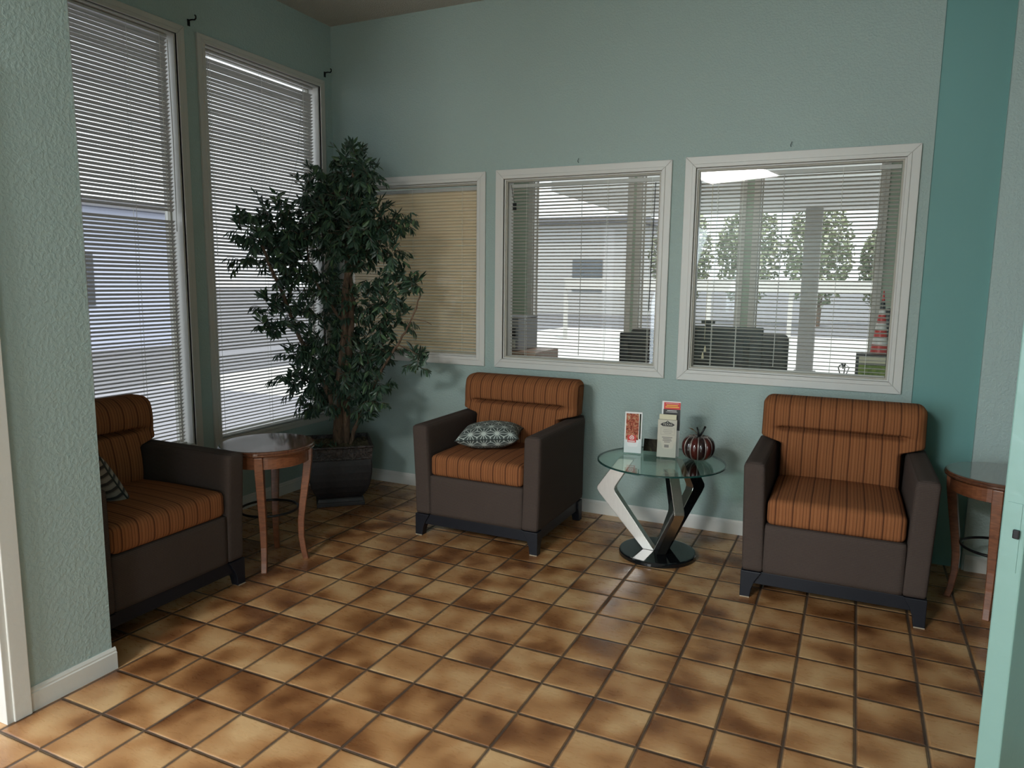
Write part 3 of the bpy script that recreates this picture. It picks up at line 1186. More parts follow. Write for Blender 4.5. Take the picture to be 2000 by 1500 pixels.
def place(name, loc, rz, label, cat, **kw):
    return empty(name, loc, rz, label=label, cat=cat, **kw)


def acrylic_holder(root, w, d, h_front, h_back):
    m = MB()
    t = 0.0022
    m.box(-w / 2, w / 2, d / 2 - t, d / 2, 0.0, h_back)
    m.build('back_plate', M['acrylic'], root)
    for s in (-1, 1):
        m = MB()
        x = s * w / 2
        m.add([(x, -d / 2, 0.004), (x, d / 2, 0.004), (x, d / 2, h_back * 0.9), (x, -d / 2, h_front)], [(0, 1, 2, 3)])
        m.build('side_plate', M['acrylic'], root)
    m = MB()
    # front lip with a dip in the middle
    vs = [(-w / 2, -d / 2, 0.0), (w / 2, -d / 2, 0.0)]
    top = []
    for k in range(17):
        f = k / 16
        x = w / 2 - w * f
        dip = 1 if 0.26 < f < 0.74 else max(0.0, 1 - (min(abs(f - 0.26), abs(f - 0.74)) / 0.10))
        top.append((x, -d / 2, h_front - 0.045 * dip))
    vs += top
    m.add(vs, [tuple(range(len(vs)))])
    m.build('front_lip', M['acrylic'], root)
    for s in (-1, 1):
        MB().box(s * w * 0.36 - 0.006, s * w * 0.36 + 0.006, -d / 2 - 0.003, -d / 2 + 0.010, 0.0, 0.006).build('foot', M['acrylic'], root)


LZ = GZ + 0.0006
h1 = place('brochure_holder', (2.408, -0.462, LZ), R(9), 'short clear holder with the food photo leaflet on glass table', 'holder')
acrylic_holder(h1, 0.106, 0.040, 0.088, 0.10)
br1 = place('brochure', (2.408, -0.462, LZ), R(9), 'white bordered leaflet with reddish food photo in the short holder', 'brochure')
tilt = Matrix.Rotation(R(-4), 4, 'X')


def sheet(nm, x0, x1, y, z0, z1, mat, parent, th=0.0012, lean=0.06):
    m = MB()
    yy = lambda z: y + z * lean
    m.hexa([(x0, yy(z0) - th / 2, z0), (x1, yy(z0) - th / 2, z0), (x1, yy(z0) + th / 2, z0), (x0, yy(z0) + th / 2, z0)],
           [(x0, yy(z1) - th / 2, z1), (x1, yy(z1) - th / 2, z1), (x1, yy(z1) + th / 2, z1), (x0, yy(z1) + th / 2, z1)])
    return m.build(nm, mat, parent)


sheet('leaflet_stack', -0.048, 0.048, -0.004, 0.006, 0.237, M['paper'], br1, 0.012)
sheet('photo', -0.041, 0.030, -0.0107, 0.080, 0.228, M['food_photo'], br1, 0.0008)
sheet('edge_photo', 0.0335, 0.0415, -0.0107, 0.086, 0.228, M['dark_photo'], br1, 0.0008)
sheet('red_label', -0.030, 0.018, -0.0116, 0.066, 0.106, M['red_paper'], br1, 0.0008)
em = MB()
yl = -0.0124 + 0.088 * 0.06
cx, cz = -0.006, 0.092
vs, fs = [], []
for r_ in (0.0125, 0.0085):
    for k in range(28):
        a = 2 * math.pi * k / 28
        vs.append((cx + r_ * math.cos(a), yl, cz + r_ * math.sin(a)))
for k in range(28):
    fs.append((k, (k + 1) % 28, 28 + (k + 1) % 28, 28 + k))
em.add(vs, fs)
em.box(cx - 0.006, cx + 0.006, yl - 0.0002, yl + 0.0002, cz - 0.0015, cz + 0.0015)
em.box(cx - 0.0016, cx + 0.0016, yl - 0.0002, yl + 0.0002, cz - 0.006, cz + 0.006)
em.box(cx - 0.020, cx + 0.018, yl - 0.0012, yl - 0.0008, 0.070, 0.075)
em.build('round_emblem', M['white_print'], br1)

h2 = place('brochure_holder', (2.606, -0.462, LZ), R(8), 'tall clear holder with beige leaflets on glass table', 'holder')
acrylic_holder(h2, 0.110, 0.062, 0.100, 0.135)
br2 = place('brochure', (2.602, -0.474, LZ), R(8), 'beige leaflets with a dark diamond emblem in front of tall holder', 'brochure')
sheet('leaflet_stack', -0.051, 0.051, -0.006, 0.006, 0.213, M['beige_paper'], br2, 0.014, 0.05)
sheet('cream_top', -0.046, 0.046, 0.004, 0.150, 0.240, M['cream_paper'], br2, 0.004, 0.05)
yf = lambda z: -0.0134 + z * 0.05
m = MB()
for x0, x1, z0, z1 in ((-0.034, 0.040, 0.168, 0.1688), (-0.034, 0.040, 0.131, 0.1318), (-0.034, -0.0333, 0.131, 0.168), (0.0393, 0.040, 0.131, 0.168)):
    m.box(x0, x1, yf(z0) - 0.0004, yf(z0) + 0.0004, z0, z1)
for k, (a, b) in enumerate(((-0.02, 0.026), (-0.024, 0.030), (-0.018, 0.024))):
    z = 0.158 - 0.009 * k
    m.box(a, b, yf(z) - 0.0004, yf(z) + 0.0004, z - 0.0008, z + 0.0008)
for k, (a, b) in enumerate(((-0.026, 0.030), (-0.020, 0.024), (-0.022, 0.027), (-0.014, 0.018))):
    z = 0.116 - 0.0085 * k
    m.box(a, b, yf(z) - 0.0004, yf(z) + 0.0004, z - 0.0022, z + 0.0022)
m.box(-0.012, 0.012, yf(0.068) - 0.0004, yf(0.068) + 0.0004, 0.060, 0.076)
m.build('fine_print', M['grey_print'], br2)
m = MB()
zc = 0.190
y = yf(zc) - 0.0003
m.add([(-0.038, y, zc - 0.003), (-0.024, y, zc - 0.013), (0.026, y, zc - 0.013), (0.040, y, zc - 0.003), (0.026, y, zc + 0.007), (0.012, y, zc + 0.010), (0.001, y, zc + 0.020), (-0.010, y, zc + 0.010), (-0.024, y, zc + 0.007)], [tuple(range(9))])
em2 = m.build('diamond_emblem', M['black_print'], br2)
text('TEXAS', 0.0175, (0.001, y - 0.0005, zc - 0.003), (R(90), 0, 0), M['beige_paper'], em2)
text('★', 0.012, (0.001, y - 0.0005, zc + 0.0105), (R(90), 0, 0), M['beige_paper'], em2, 'star')
br3 = place('brochure', (2.612, -0.446, LZ), R(8), 'taller red and black leaflet behind the beige leaflets', 'brochure')
sheet('leaflet_stack', -0.050, 0.050, 0.006, 0.004, 0.310, M['paper'], br3, 0.012, 0.045)
sheet('red_panel', -0.040, 0.0495, -0.0005, 0.266, 0.304, M['red_paper'], br3, 0.0008, 0.045)
sheet('black_panel', -0.042, 0.0495, -0.0005, 0.150, 0.266, M['black_print'], br3, 0.0008, 0.045)
yr = lambda z: -0.0014 + z * 0.045
m = MB()
m.box(-0.026, 0.036, yr(0.288) - 0.0003, yr(0.288) + 0.0003, 0.2855, 0.2905)
m.box(-0.032, 0.042, yr(0.278) - 0.0003, yr(0.278) + 0.0003, 0.2755, 0.2805)
m.build('yellow_lines', M['yellow_print'], br3)
MB().box(-0.030, 0.040, yr(0.298) - 0.0003, yr(0.298) + 0.0003, 0.2972, 0.2988).build('white_line', M['white_print'], br3)
MB().box(-0.022, 0.030, yr(0.258) - 0.0003, yr(0.258) + 0.0003, 0.2565, 0.2600).build('white_line', M['white_print'], br3)
MB().box(-0.028, 0.034, yr(0.250) - 0.0003, yr(0.250) + 0.0003, 0.2492, 0.2508).build('white_line', M['white_print'], br3)

tc = place('tent_card', (2.495, -0.330, LZ), R(6), 'small dark tent card between the two leaflet holders', 'card')
m = MB()
m.hexa([(-0.055, -0.030, 0), (0.040, -0.030, 0), (0.040, -0.0285, 0), (-0.055, -0.0285, 0)], [(-0.055, -0.002, 0.066), (0.040, -0.002, 0.066), (0.040, -0.0005, 0.066), (-0.055, -0.0005, 0.066)])
m.build('front_face', M['dark_photo'], tc)
m = MB()
m.hexa([(-0.055, 0.030, 0), (0.040, 0.030, 0), (0.040, 0.0315, 0), (-0.055, 0.0315, 0)], [(-0.055, -0.0005, 0.066), (0.040, -0.0005, 0.066), (0.040, 0.001, 0.066), (-0.055, 0.001, 0.066)])
m.build('rear_face', M['paper'], tc)
m = MB()
m.add([(0.0405, -0.030, 0), (0.0405, 0.030, 0), (0.0405, 0.0, 0.060)], [(0, 1, 2)])
m.build('side_flap', M['paper'], tc)

# pumpkin ornament
M['rib_dark'] = plain('smoky_brown_glass', (0.018, 0.008, 0.008), 0.14, 0.0, 0.7)
M['rib_red'] = plain('wine_brown_glass', (0.060, 0.010, 0.008), 0.12, 0.0, 0.7)
M['rib_wire'] = plain('pewter_rib', (0.33, 0.29, 0.27), 0.35, 0.7)
pk = place('pumpkin_ornament', (2.768, -0.440, LZ + 0.0046), R(10), 'dark glass pumpkin ornament with metal ribs on glass table', 'ornament')
NR = 12
prof = []
for k in range(15):
    a = -math.pi / 2 + math.pi * k / 14
    r_ = 0.090 * abs(math.cos(a)) ** 0.62
    z = 0.070 + 0.070 * math.sin(a) * (0.9 if a > 0 else 1.0) - (0.010 if k >= 13 else 0)
    prof.append((max(r_, 0.004), z))
for q in range(NR):
    m = MB()
    vs, fs = [], []
    S = 6
    for r_, z in prof:
        for s in range(S + 1):
            f = s / S
            a = 2 * math.pi * (q + f) / NR
            rr = r_ * (0.88 + 0.12 * math.sin(math.pi * f) ** 0.6)
            vs.append((rr * math.cos(a), rr * math.sin(a), z))
    for i in range(len(prof) - 1):
        for s in range(S):
            fs.append((i * (S + 1) + s, i * (S + 1) + s + 1, (i + 1) * (S + 1) + s + 1, (i + 1) * (S + 1) + s))
    m.add(vs, fs)
    m.build('segment', M['rib_dark'] if q % 2 else M['rib_red'], pk, smooth=True)
m = MB()
for q in range(NR):
    a = 2 * math.pi * q / NR
    m.tube([(r_ * 0.905 * math.cos(a), r_ * 0.905 * math.sin(a), z) for r_, z in prof], 0.0042, 6)
m.build('rib_wires', M['rib_wire'], pk, smooth=True)
m = MB()
m.tube([(0, 0, 0.118), (-0.004, 0, 0.150), (-0.012, 0.004, 0.176)], [0.007, 0.005, 0.0045], 7)
m.tube([(0.004, 0, 0.128), (0.020, 0.002, 0.155), (0.032, 0.0, 0.184)], [0.006, 0.005, 0.006], 7)
m.build('stem', M['iron'], pk, smooth=True)
m = MB()
m.tube([(-0.004, 0, 0.135), (-0.024, -0.004, 0.158)], 0.0015, 5)
m.add([(-0.022, -0.004, 0.156), (-0.034, -0.012, 0.170), (-0.058, -0.008, 0.172), (-0.036, 0.004, 0.160)], [(0, 1, 2), (0, 2, 3)])
m.build('leaf_charm', plain('tarnished_brass', (0.22, 0.12, 0.04), 0.45, 0.5), pk)


# ------------------------------------------------------------------ potted tree
PX, PY = 0.395, -0.535
tree = empty('potted_tree', (PX, PY, 0), R(41.5), label='tall artificial ficus tree in square dark planter in the corner', cat='potted tree')
inv = Matrix.Rotation(R(-41.5), 4, 'Z')


def sq_loop(h, z, r=0.0):
    return [(-h, -h, z), (h, -h, z), (h, h, z), (-h, h, z)]


def sq_loft(m, prof, cap_top=True):
    vs = [p for h, z in prof for p in sq_loop(h, z)]
    fs = [(3, 2, 1, 0)]
    for i in range(len(prof) - 1):
        for k in range(4):
            fs.append((4 * i + k, 4 * i + (k + 1) % 4, 4 * i + 4 + (k + 1) % 4, 4 * i + 4 + k))
    if cap_top:
        fs.append(tuple(4 * (len(prof) - 1) + k for k in range(4)))
    return m.add(vs, fs)


m = MB()
sq_loft(m, [(0.138, 0.056), (0.152, 0.072), (0.171, 0.100), (0.187, 0.140), (0.197, 0.185), (0.203, 0.235), (0.205, 0.285), (0.203, 0.325)])
planter = m.build('planter', M['pot'], tree, bevel=0.008)
m = MB()
sq_loft(m, [(0.155, 0.0), (0.156, 0.024), (0.150, 0.030), (0.146, 0.048), (0.140, 0.056)])
m.build('foot', M['pot'], planter, bevel=0.003)
m = MB()
sq_loft(m, [(0.204, 0.322), (0.206, 0.330), (0.203, 0.336), (0.208, 0.398), (0.214, 0.404), (0.214, 0.415), (0.200, 0.415), (0.198, 0.372)], cap_top=True)
m.build('rim_band', M['pot_band'], planter, bevel=0.002)
rnd = random.Random(5)
m = MB()
N = 26
vs, fs = [], []
for i in range(N + 1):
    for j in range(N + 1):
        x, y = (2 * i / N - 1) * 0.198, (2 * j / N - 1) * 0.198
        vs.append((x, y, 0.374 + rnd.uniform(0, 0.022) + 0.02 * math.exp(-(x * x + y * y) / 0.012)))
for i in range(N):
    for j in range(N):
        fs.append((i * (N + 1) + j, (i + 1) * (N + 1) + j, (i + 1) * (N + 1) + j + 1, i * (N + 1) + j + 1))
m.add(vs, fs)
m.build('moss', M['moss'], tree, smooth=False)


def tp(x, y, z):
    """world point -> tree space"""
    v = inv @ Vector((x - PX, y - PY, 0))
    return Vector((v.x, v.y, z))


def curve_pts(pts, n=6, jit=0.006, rnd=rnd):
    pts = [Vector(p) for p in pts]
    out = []
    for i in range(len(pts) - 1):
        p0, p1, p2, p3 = pts[max(0, i - 1)], pts[i], pts[i + 1], pts[min(len(pts) - 1, i + 2)]
        for k in range(n):
            t = k / n
            q = 0.5 * ((2 * p1) + (p2 - p0) * t + (2 * p0 - 5 * p1 + 4 * p2 - p3) * t * t + (3 * p1 - p0 - 3 * p2 + p3) * t ** 3)
            out.append(q + Vector((rnd.uniform(-jit, jit), rnd.uniform(-jit, jit), 0)))
    out.append(pts[-1])
    return out


def limb(name, pts, r0, r1, jit=0.005, n=9):
    p = curve_pts(pts, 6, jit)
    rad = [r0 + (r1 - r0) * i / (len(p) - 1) for i in range(len(p))]
    rad = [r * rnd.uniform(0.88, 1.12) for r in rad]
    return MB().tube(p, rad, n).build(name, M['bark'], tree, smooth=True)


limb('trunk', [tp(0.405, -0.545, 0.36), tp(0.402, -0.540, 0.60), tp(0.425, -0.535, 0.85), tp(0.452, -0.525, 1.15), tp(0.472, -0.520, 1.45), tp(0.500, -0.515, 1.75), tp(0.535, -0.51, 2.05), tp(0.545, -0.51, 2.22)], 0.040, 0.009)
limb('trunk', [tp(0.445, -0.525, 0.36), tp(0.452, -0.520, 0.65), tp(0.470, -0.515, 0.95), tp(0.500, -0.500, 1.30), tp(0.455, -0.48, 1.60), tp(0.400, -0.47, 1.85), tp(0.345, -0.48, 2.05)], 0.030, 0.008)
limb('branch', [tp(0.395, -0.545, 0.52), tp(0.340, -0.53, 0.68), tp(0.219, -0.52, 0.862), tp(0.131, -0.58, 1.096), tp(0.140, -0.72, 1.344), tp(0.145, -0.86, 1.587), tp(0.14, -0.93, 1.74)], 0.021, 0.007)
limb('branch', [tp(0.480, -0.520, 0.39), tp(0.540, -0.520, 0.55), tp(0.640, -0.520, 0.74), tp(0.731, -0.520, 0.895), tp(0.867, -0.52, 1.083), tp(0.966, -0.50, 1.25), tp(1.030, -0.48, 1.44)], 0.015, 0.004)
limb('branch', [tp(0.480, -0.52, 1.50), tp(0.60, -0.50, 1.66), tp(0.72, -0.47, 1.80), tp(0.84, -0.44, 1.90)], 0.010, 0.004)
limb('branch', [tp(0.455, -0.53, 1.20), tp(0.33, -0.56, 1.38), tp(0.22, -0.58, 1.58), tp(0.20, -0.56, 1.80)], 0.011, 0.004)
limb('branch', [tp(0.867, -0.52, 1.083), tp(0.93, -0.50, 1.06), tp(1.00, -0.48, 1.02)], 0.005, 0.003)
limb('branch', [tp(0.966, -0.50, 1.25), tp(1.06, -0.49, 1.235), tp(1.10, -0.48, 1.215)], 0.003, 0.0015)

# foliage clusters: x, y, z, radius
CL = [ (0.530, -0.500, 2.235, 0.085), (0.560, -0.480, 2.170, 0.085), (0.500, -0.500, 2.160, 0.085), (0.640, -0.520, 2.120, 0.075), (0.517, -0.448, 2.228, 0.075), (0.473, -0.449, 2.115, 0.12), (0.727, -0.61, 2.071, 0.08), (0.341, -0.605, 2.155, 0.067), (0.16, -0.47, 2.039, 0.09), (0.302, -0.488, 2.077, 0.1), (0.465, -0.499, 1.941, 0.195), (0.376, -0.565, 1.849, 0.16), (0.624, -0.511, 1.841, 0.17), (0.713, -0.511, 1.705, 0.128), (0.401, -0.515, 1.687, 0.16), (0.616, -0.591, 1.742, 0.148), (0.626, -0.542, 1.616, 0.108), (0.829, -0.549, 1.622, 0.072), (0.247, -0.49, 1.962, 0.122), (0.871, -0.441, 1.851, 0.064), (0.787, -0.449, 1.862, 0.078), (0.772, -0.522, 1.797, 0.08), (0.144, -0.78, 1.858, 0.139), (0.132, -0.912, 1.743, 0.109), (0.139, -0.694, 1.729, 0.148), (0.143, -0.615, 1.58, 0.121), (0.148, -0.796, 1.616, 0.124), (0.141, -1.003, 1.872, 0.056), (0.136, -1.072, 1.772, 0.06), (0.138, -1.039, 1.608, 0.069), (0.144, -0.625, 1.843, 0.107), (0.174, -0.519, 1.752, 0.101), (0.143, -0.757, 1.509, 0.076), (0.214, -0.616, 1.511, 0.07), (0.135, -0.881, 1.299, 0.082), (0.151, -0.595, 1.284, 0.107), (0.131, -0.768, 1.199, 0.086), (0.139, -0.68, 1.356, 0.07), (0.149, -0.939, 1.187, 0.041), (0.364, -0.587, 1.401, 0.118), (0.326, -0.459, 1.242, 0.121), (0.571, -0.477, 1.32, 0.103), (0.309, -0.488, 1.083, 0.099), (0.411, -0.457, 1.144, 0.085), (0.245, -0.483, 1.513, 0.086), (0.5, -0.478, 1.205, 0.076), (0.789, -0.556, 1.314, 0.106), (0.816, -0.443, 1.208, 0.094), (0.879, -0.447, 1.491, 0.067), (1.029, -0.591, 1.439, 0.053), (0.83, -0.484, 1.436, 0.073), (0.741, -0.491, 1.186, 0.081), (0.817, -0.537, 1.375, 0.066), (0.694, -0.525, 1.488, 0.074), (0.149, -0.532, 0.962, 0.116), (0.138, -0.634, 0.999, 0.088), (0.232, -0.53, 1.025, 0.1), (0.135, -0.73, 0.815, 0.068), (0.145, -0.556, 0.773, 0.123), (0.182, -0.461, 0.689, 0.124), (0.26, -0.458, 0.873, 0.108), (0.206, -0.537, 0.612, 0.08), (0.611, -0.518, 0.944, 0.116), (0.66, -0.454, 0.997, 0.103), (0.771, -0.49, 1.02, 0.081), (0.602, -0.532, 0.788, 0.13), (0.721, -0.58, 0.698, 0.087), (0.801, -0.562, 0.82, 0.066), (0.595, -0.494, 0.595, 0.067), (0.561, -0.59, 0.849, 0.095), (0.479, -0.457, 1.017, 0.084), (0.455, -0.572, 0.682, 0.077), (0.954, -0.456, 0.972, 0.056), (1.055, -0.564, 0.961, 0.039) ]
lm = MB()
tw = MB()
rnd = random.Random(11)


def leaf(base, d, side, L, wd):
    d = d.normalized()
    n_ = d.cross(side)
    if n_.length < 1e-4:
        n_ = Vector((0, 0, 1))
    n_.normalize()
    s = n_.cross(d).normalized()
    droop = -n_ if n_.z > 0 else n_
    a = base
    b = base + d * L * 0.38
    c = base + d * L * 0.72 + droop * L * 0.05
    e = base + d * L + droop * L * 0.14
    f = n_ * wd * 0.22
    lm.add([a, b + s * wd * 0.5 + f, b, b - s * wd * 0.5 + f, c + s * wd * 0.36 + f, c, c - s * wd * 0.36 + f, e],
           [(0, 2, 1), (0, 3, 2), (1, 2, 5, 4), (2, 3, 6, 5), (4, 5, 7), (5, 6, 7)])


for px_cx, yc, cz, r_ in CL:
    ntw = max(5, int((r_ / 0.0195) ** 2 * 0.64))
    for t in range(ntw):
        while True:
            o = Vector((rnd.uniform(-1, 1), rnd.uniform(-1, 1), rnd.uniform(-1, 1)))
            if o.length < 1:
                break
        st_ = Vector((px_cx, yc, cz)) + Vector((o.x * r_, o.y * r_ * 1.1, o.z * r_)) * 0.72
        out = Vector((o.x * 1.0 + rnd.uniform(-0.5, 0.5), o.y + rnd.uniform(-0.5, 0.5), 0.35 + rnd.uniform(-0.5, 0.5))).normalized()
        Lt = rnd.uniform(0.06, 0.12) * (0.7 if r_ < 0.065 else 1)
        npt = rnd.randint(6, 9)
        lo, hi = (-0.25, 0.75) if (o.z > 0.45 and rnd.random() < 0.7) or rnd.random() < 0.12 else (-1.5, -0.15)
        if lo > -1:
            out = (out + Vector((0, 0, 0.9))).normalized()
        pts = []
        pos = st_.copy()
        dr = out.copy()
        for k in range(npt):
            pts.append(pos.copy())
            pos = pos + dr * Lt / npt
            dr = (dr + Vector((0, 0, -0.16 if lo < -1 else 0.0))).normalized()
        wpts = [tp(max(p.x, LX + 0.05), min(p.y, -0.05), p.z) for p in pts]
        tw.tube(wpts, 0.0012, 4, cap=False)
        for k in range(1, npt):
            sgn = 1 if k % 2 else -1
            ax = (wpts[k] - wpts[k - 1]).normalized()
            sd = ax.cross(Vector((0, 0, 1)))
            if sd.length < 0.05:
                sd = Vector((1, 0, 0))
            sd.normalize()
            dirn = ax * 0.55 + sd * sgn * rnd.uniform(0.5, 1.0) + Vector((0, 0, rnd.uniform(lo, hi)))
            leaf(wpts[k], dirn, sd * rnd.uniform(0.6, 1) + Vector((0, 0, rnd.uniform(-0.5, 0.5))), rnd.uniform(0.050, 0.074), rnd.uniform(0.018, 0.026))
        leaf(wpts[-1], wpts[-1] - wpts[-2] + Vector((0, 0, -0.01)), Vector((rnd.uniform(-1, 1), 1, 0)), 0.055, 0.016)
# sprig lying on the moss
for k in range(26):
    b = Vector((rnd.uniform(-0.15, -0.02), rnd.uniform(-0.17, -0.02), 0.392))
    leaf(b, Vector((rnd.uniform(-1, 1), rnd.uniform(-1, 1), rnd.uniform(0.0, 0.9))), Vector((rnd.uniform(-1, 1), rnd.uniform(-1, 1), 0)), 0.05, 0.016)
lm.build('foliage', M['leaf'], tree)
tw.build('twigs', M['bark'], tree)


# ------------------------------------------------------------------ mint door leaf in the foreground, right
E1 = Vector((3.784, -2.702, 0))
th = R(30)
ld = Vector((math.sin(th), math.cos(th), 0))            # along the leaf, away from the free edge
rz = math.atan2(ld.y, ld.x)
door = empty('door_1', (E1.x, E1.y, 0), rz, label='mint painted door standing open in the right foreground', cat='door', kind='structure')
MB().box(0, 0.80, -0.044, 0, 0.012, 2.04).build('door_leaf', M['door'], door, bevel=0.003)
MB().box(-0.0015, 0.0, -0.0345, -0.0095, 0.93, 1.07).build('latch_plate', M['door'], door)
MB().box(-0.0080, -0.001, -0.036, -0.024, 1.000, 1.018).build('latch_bolt', M['iron'], door, bevel=0.002)
m = MB()
hx = E1 + ld * 0.80
m.box(hx.x + 0.02, 5.2, hx.y - 0.05, hx.y + 0.07, 0, CEIL)
struct('wall_partition', m, M['wall'], 'aqua partition carrying the open mint door', 'wall')


# ------------------------------------------------------------------ office behind the back wall
M['desk'] = wood('pinkish_laminate', (0.42, 0.27, 0.20), (0.56, 0.40, 0.31), 0.4, (2, 14, 14), 0.0)
desk = empty('desk', (0, 0, 0), label='long office desk behind the interior windows', cat='desk')
MB().box(1.95, 3.72, 0.30, 1.02, 0.735, 0.765).build('desktop', M['desk'], desk, bevel=0.004)
for x in (1.98, 2.85, 3.66):
    MB().box(x, x + 0.04, 0.32, 1.0, 0.0, 0.735).build('side_panel', M['desk'], desk)


def monitor(x0, x1, z0, z1, y, label):
    r_ = empty('monitor', ((x0 + x1) / 2, y, 0.7655), label=label, cat='monitor')
    cx = (x0 + x1) / 2
    hw = (x1 - x0) / 2
    MB().box(-hw, hw, 0.0, 0.028, z0 - 0.7655, z1 - 0.7655).build('housing', M['black'], r_, bevel=0.006)
    MB().box(-hw + 0.015, hw - 0.015, 0.0282, 0.0295, z0 - 0.7655 + 0.02, z1 - 0.7655 - 0.015).build('screen', plain('dark_screen', (0.01, 0.01, 0.012), 0.2), r_)
    MB().hexa([(-hw * 0.55, -0.025, z0 - 0.70), (hw * 0.55, -0.025, z0 - 0.70), (hw * 0.7, 0.0, z0 - 0.72), (-hw * 0.7, 0.0, z0 - 0.72)],
              [(-hw * 0.55, -0.025, z1 - 0.85), (hw * 0.55, -0.025, z1 - 0.85), (hw * 0.7, 0.0, z1 - 0.83), (-hw * 0.7, 0.0, z1 - 0.83)]).build('rear_bulge', M['black'], r_, bevel=0.004)
    MB().box(-0.03, 0.03, -0.012, 0.012, 0.012, z0 - 0.7655 + 0.05).build('neck', M['black'], r_)
    MB().box(-0.12, 0.12, -0.08, 0.10, 0.0, 0.012).build('stand_foot', M['black'], r_, bevel=0.004)
    return r_


monitor(2.43, 2.957, 0.86, 1.210, 0.60, 'black monitor with a webcam on top, seen through the rightmost office window')
monitor(1.99, 2.40, 0.87, 1.142, 0.60, 'smaller black monitor seen through the middle office window')
wc = empty('webcam', (2.60, 0.612, 1.2105), label='small black webcam on top of the office monitor', cat='webcam')
MB().box(-0.044, 0.044, -0.016, 0.016, 0.014, 0.038).build('camera_body', M['black'], wc, bevel=0.006)
MB().box(-0.018, 0.018, -0.012, 0.012, 0.0, 0.014).build('clip', M['black'], wc)


def office_chair(x, y, zc, label):
    r_ = empty('office_chair', (x, y, 0), label=label, cat='chair', group='black office chairs')
    MB().gridbox(14, 5, 14, rbox(0, 0.0, zc, 0.25, 0.05, 0.30, 0.05)).build('backrest', plain('black_leather', (0.016, 0.015, 0.016), 0.45), r_, smooth=True)
    MB().gridbox(12, 12, 5, rbox(0, 0.27, 0.47, 0.25, 0.25, 0.05, 0.045)).build('seat', M['black'], r_, smooth=True)
    MB().tube([(0, 0.27, 0.42), (0, 0.27, 0.10)], 0.028, 12).build('gas_stem', M['black'], r_)
    MB().tube([(0, 0.08, 0.46), (0, 0.0, 0.55), (0, 0.0, 0.75)], 0.022, 8).build('back_bracket', M['black'], r_)
    for k in range(5):
        a = 2 * math.pi * k / 5
        MB().tube([(0, 0.27, 0.10), (0.29 * math.cos(a), 0.27 + 0.29 * math.sin(a), 0.062)], [0.022, 0.014], 8).build('base_arm', M['black'], r_)
        MB().gridbox(4, 4, 4, rbox(0.29 * math.cos(a), 0.27 + 0.29 * math.sin(a), 0.031, 0.028, 0.028, 0.030, 0.022)).build('caster', M['black'], r_, smooth=True)
    return r_


office_chair(2.83, 1.12, 0.845, 'black office chair behind the monitor with webcam')
office_chair(2.17, 1.12, 0.85, 'black office chair behind the smaller office monitor')

cab = empty('office_cabinet', (1.19, 0.62, 0), label='low pinkish wood cabinet under the printer in the office', cat='cabinet')
MB().box(-0.24, 0.24, -0.22, 0.22, 0.0, 0.985).build('carcass', M['desk'], cab, bevel=0.004)
MB().box(-0.22, -0.004, -0.235, -0.2205, 0.08, 0.94).build('door', M['desk'], cab, bevel=0.003)
MB().box(0.004, 0.22, -0.235, -0.2205, 0.08, 0.94).build('door', M['desk'], cab, bevel=0.003)
pt = empty('printer', (1.17, 0.62, 0.9855), label='grey printer on the low office cabinet', cat='printer')
M['printer'] = plain('grey_printer_shell', (0.30, 0.31, 0.34), 0.5)
MB().box(-0.20, 0.10, -0.18, 0.18, 0.0, 0.235).build('body', M['printer'], pt, bevel=0.008)
MB().box(-0.18, 0.08, -0.188, -0.1805, 0.10, 0.165).build('output_slot', plain('dark_slot', (0.05, 0.05, 0.055), 0.6), pt)
MB().box(-0.18, 0.08, -0.188, -0.1805, 0.02, 0.08).build('paper_tray', M['slat'], pt, bevel=0.003)
MB().box(-0.20, 0.10, -0.18, 0.18, 0.2352, 0.25).build('scanner_lid', M['printer'], pt, bevel=0.004)

gb = empty('gift_box', (3.615, 0.55, 0.7655), label='dark printed box with green band in the office window corner', cat='box')
MB().box(-0.10, 0.10, -0.08, 0.08, 0.0, 0.315).build('carton', M['black_print'], gb, bevel=0.003)
M['green_print'] = photo_material('green_print', [(0.4, (0.10, 0.17, 0.03)), (0.6, (0.25, 0.33, 0.07))], 14)
MB().box(-0.085, 0.101, -0.082, -0.0802, 0.14, 0.25).build('green_label', M['green_print'], gb)
MB().box(-0.102, -0.1002, -0.075, 0.075, 0.12, 0.31).build('side_label', photo_material('grey_label', [(0.4, (0.05, 0.05, 0.05)), (0.6, (0.45, 0.44, 0.4))], 60), gb)
MB().box(-0.085, 0.06, -0.082, -0.0802, 0.262, 0.30).build('tan_label', M['cream_paper'], gb)

cone = empty('striped_ornament', (3.640, 0.60, 1.0808), label='tall red white and black striped cone on the printed box', cat='ornament')
bands = [(0.045, 0.055, 'red'), (0.05, 0.10, 'white'), (0.10, 0.145, 'red'), (0.145, 0.20, 'white'), (0.20, 0.24, 'red'), (0.24, 0.27, 'white'), (0.27, 0.33, 'black'), (0.33, 0.38, 'red')]
zb = 0.0
for k, (h, c) in enumerate(((0.055, 'red_paper'), (0.045, 'white_print'), (0.04, 'red_paper'), (0.045, 'white_print'), (0.05, 'red_paper'), (0.035, 'white_print'), (0.05, 'black_print'), (0.06, 'red_paper'))):
    ra = 0.052 * (1 - zb / 0.39)
    rb = 0.052 * (1 - (zb + h) / 0.39)
    MB().lathe([(ra, zb), (max(rb, 0.003), zb + h)], 24).build('band', M[c], cone, smooth=False)
    zb += h
MB().gridbox(6, 6, 8, rbox(0.036, 0.02, 0.14, 0.030, 0.03, 0.135, 0.028)).build('dark_figure', M['black_print'], cone, smooth=True)

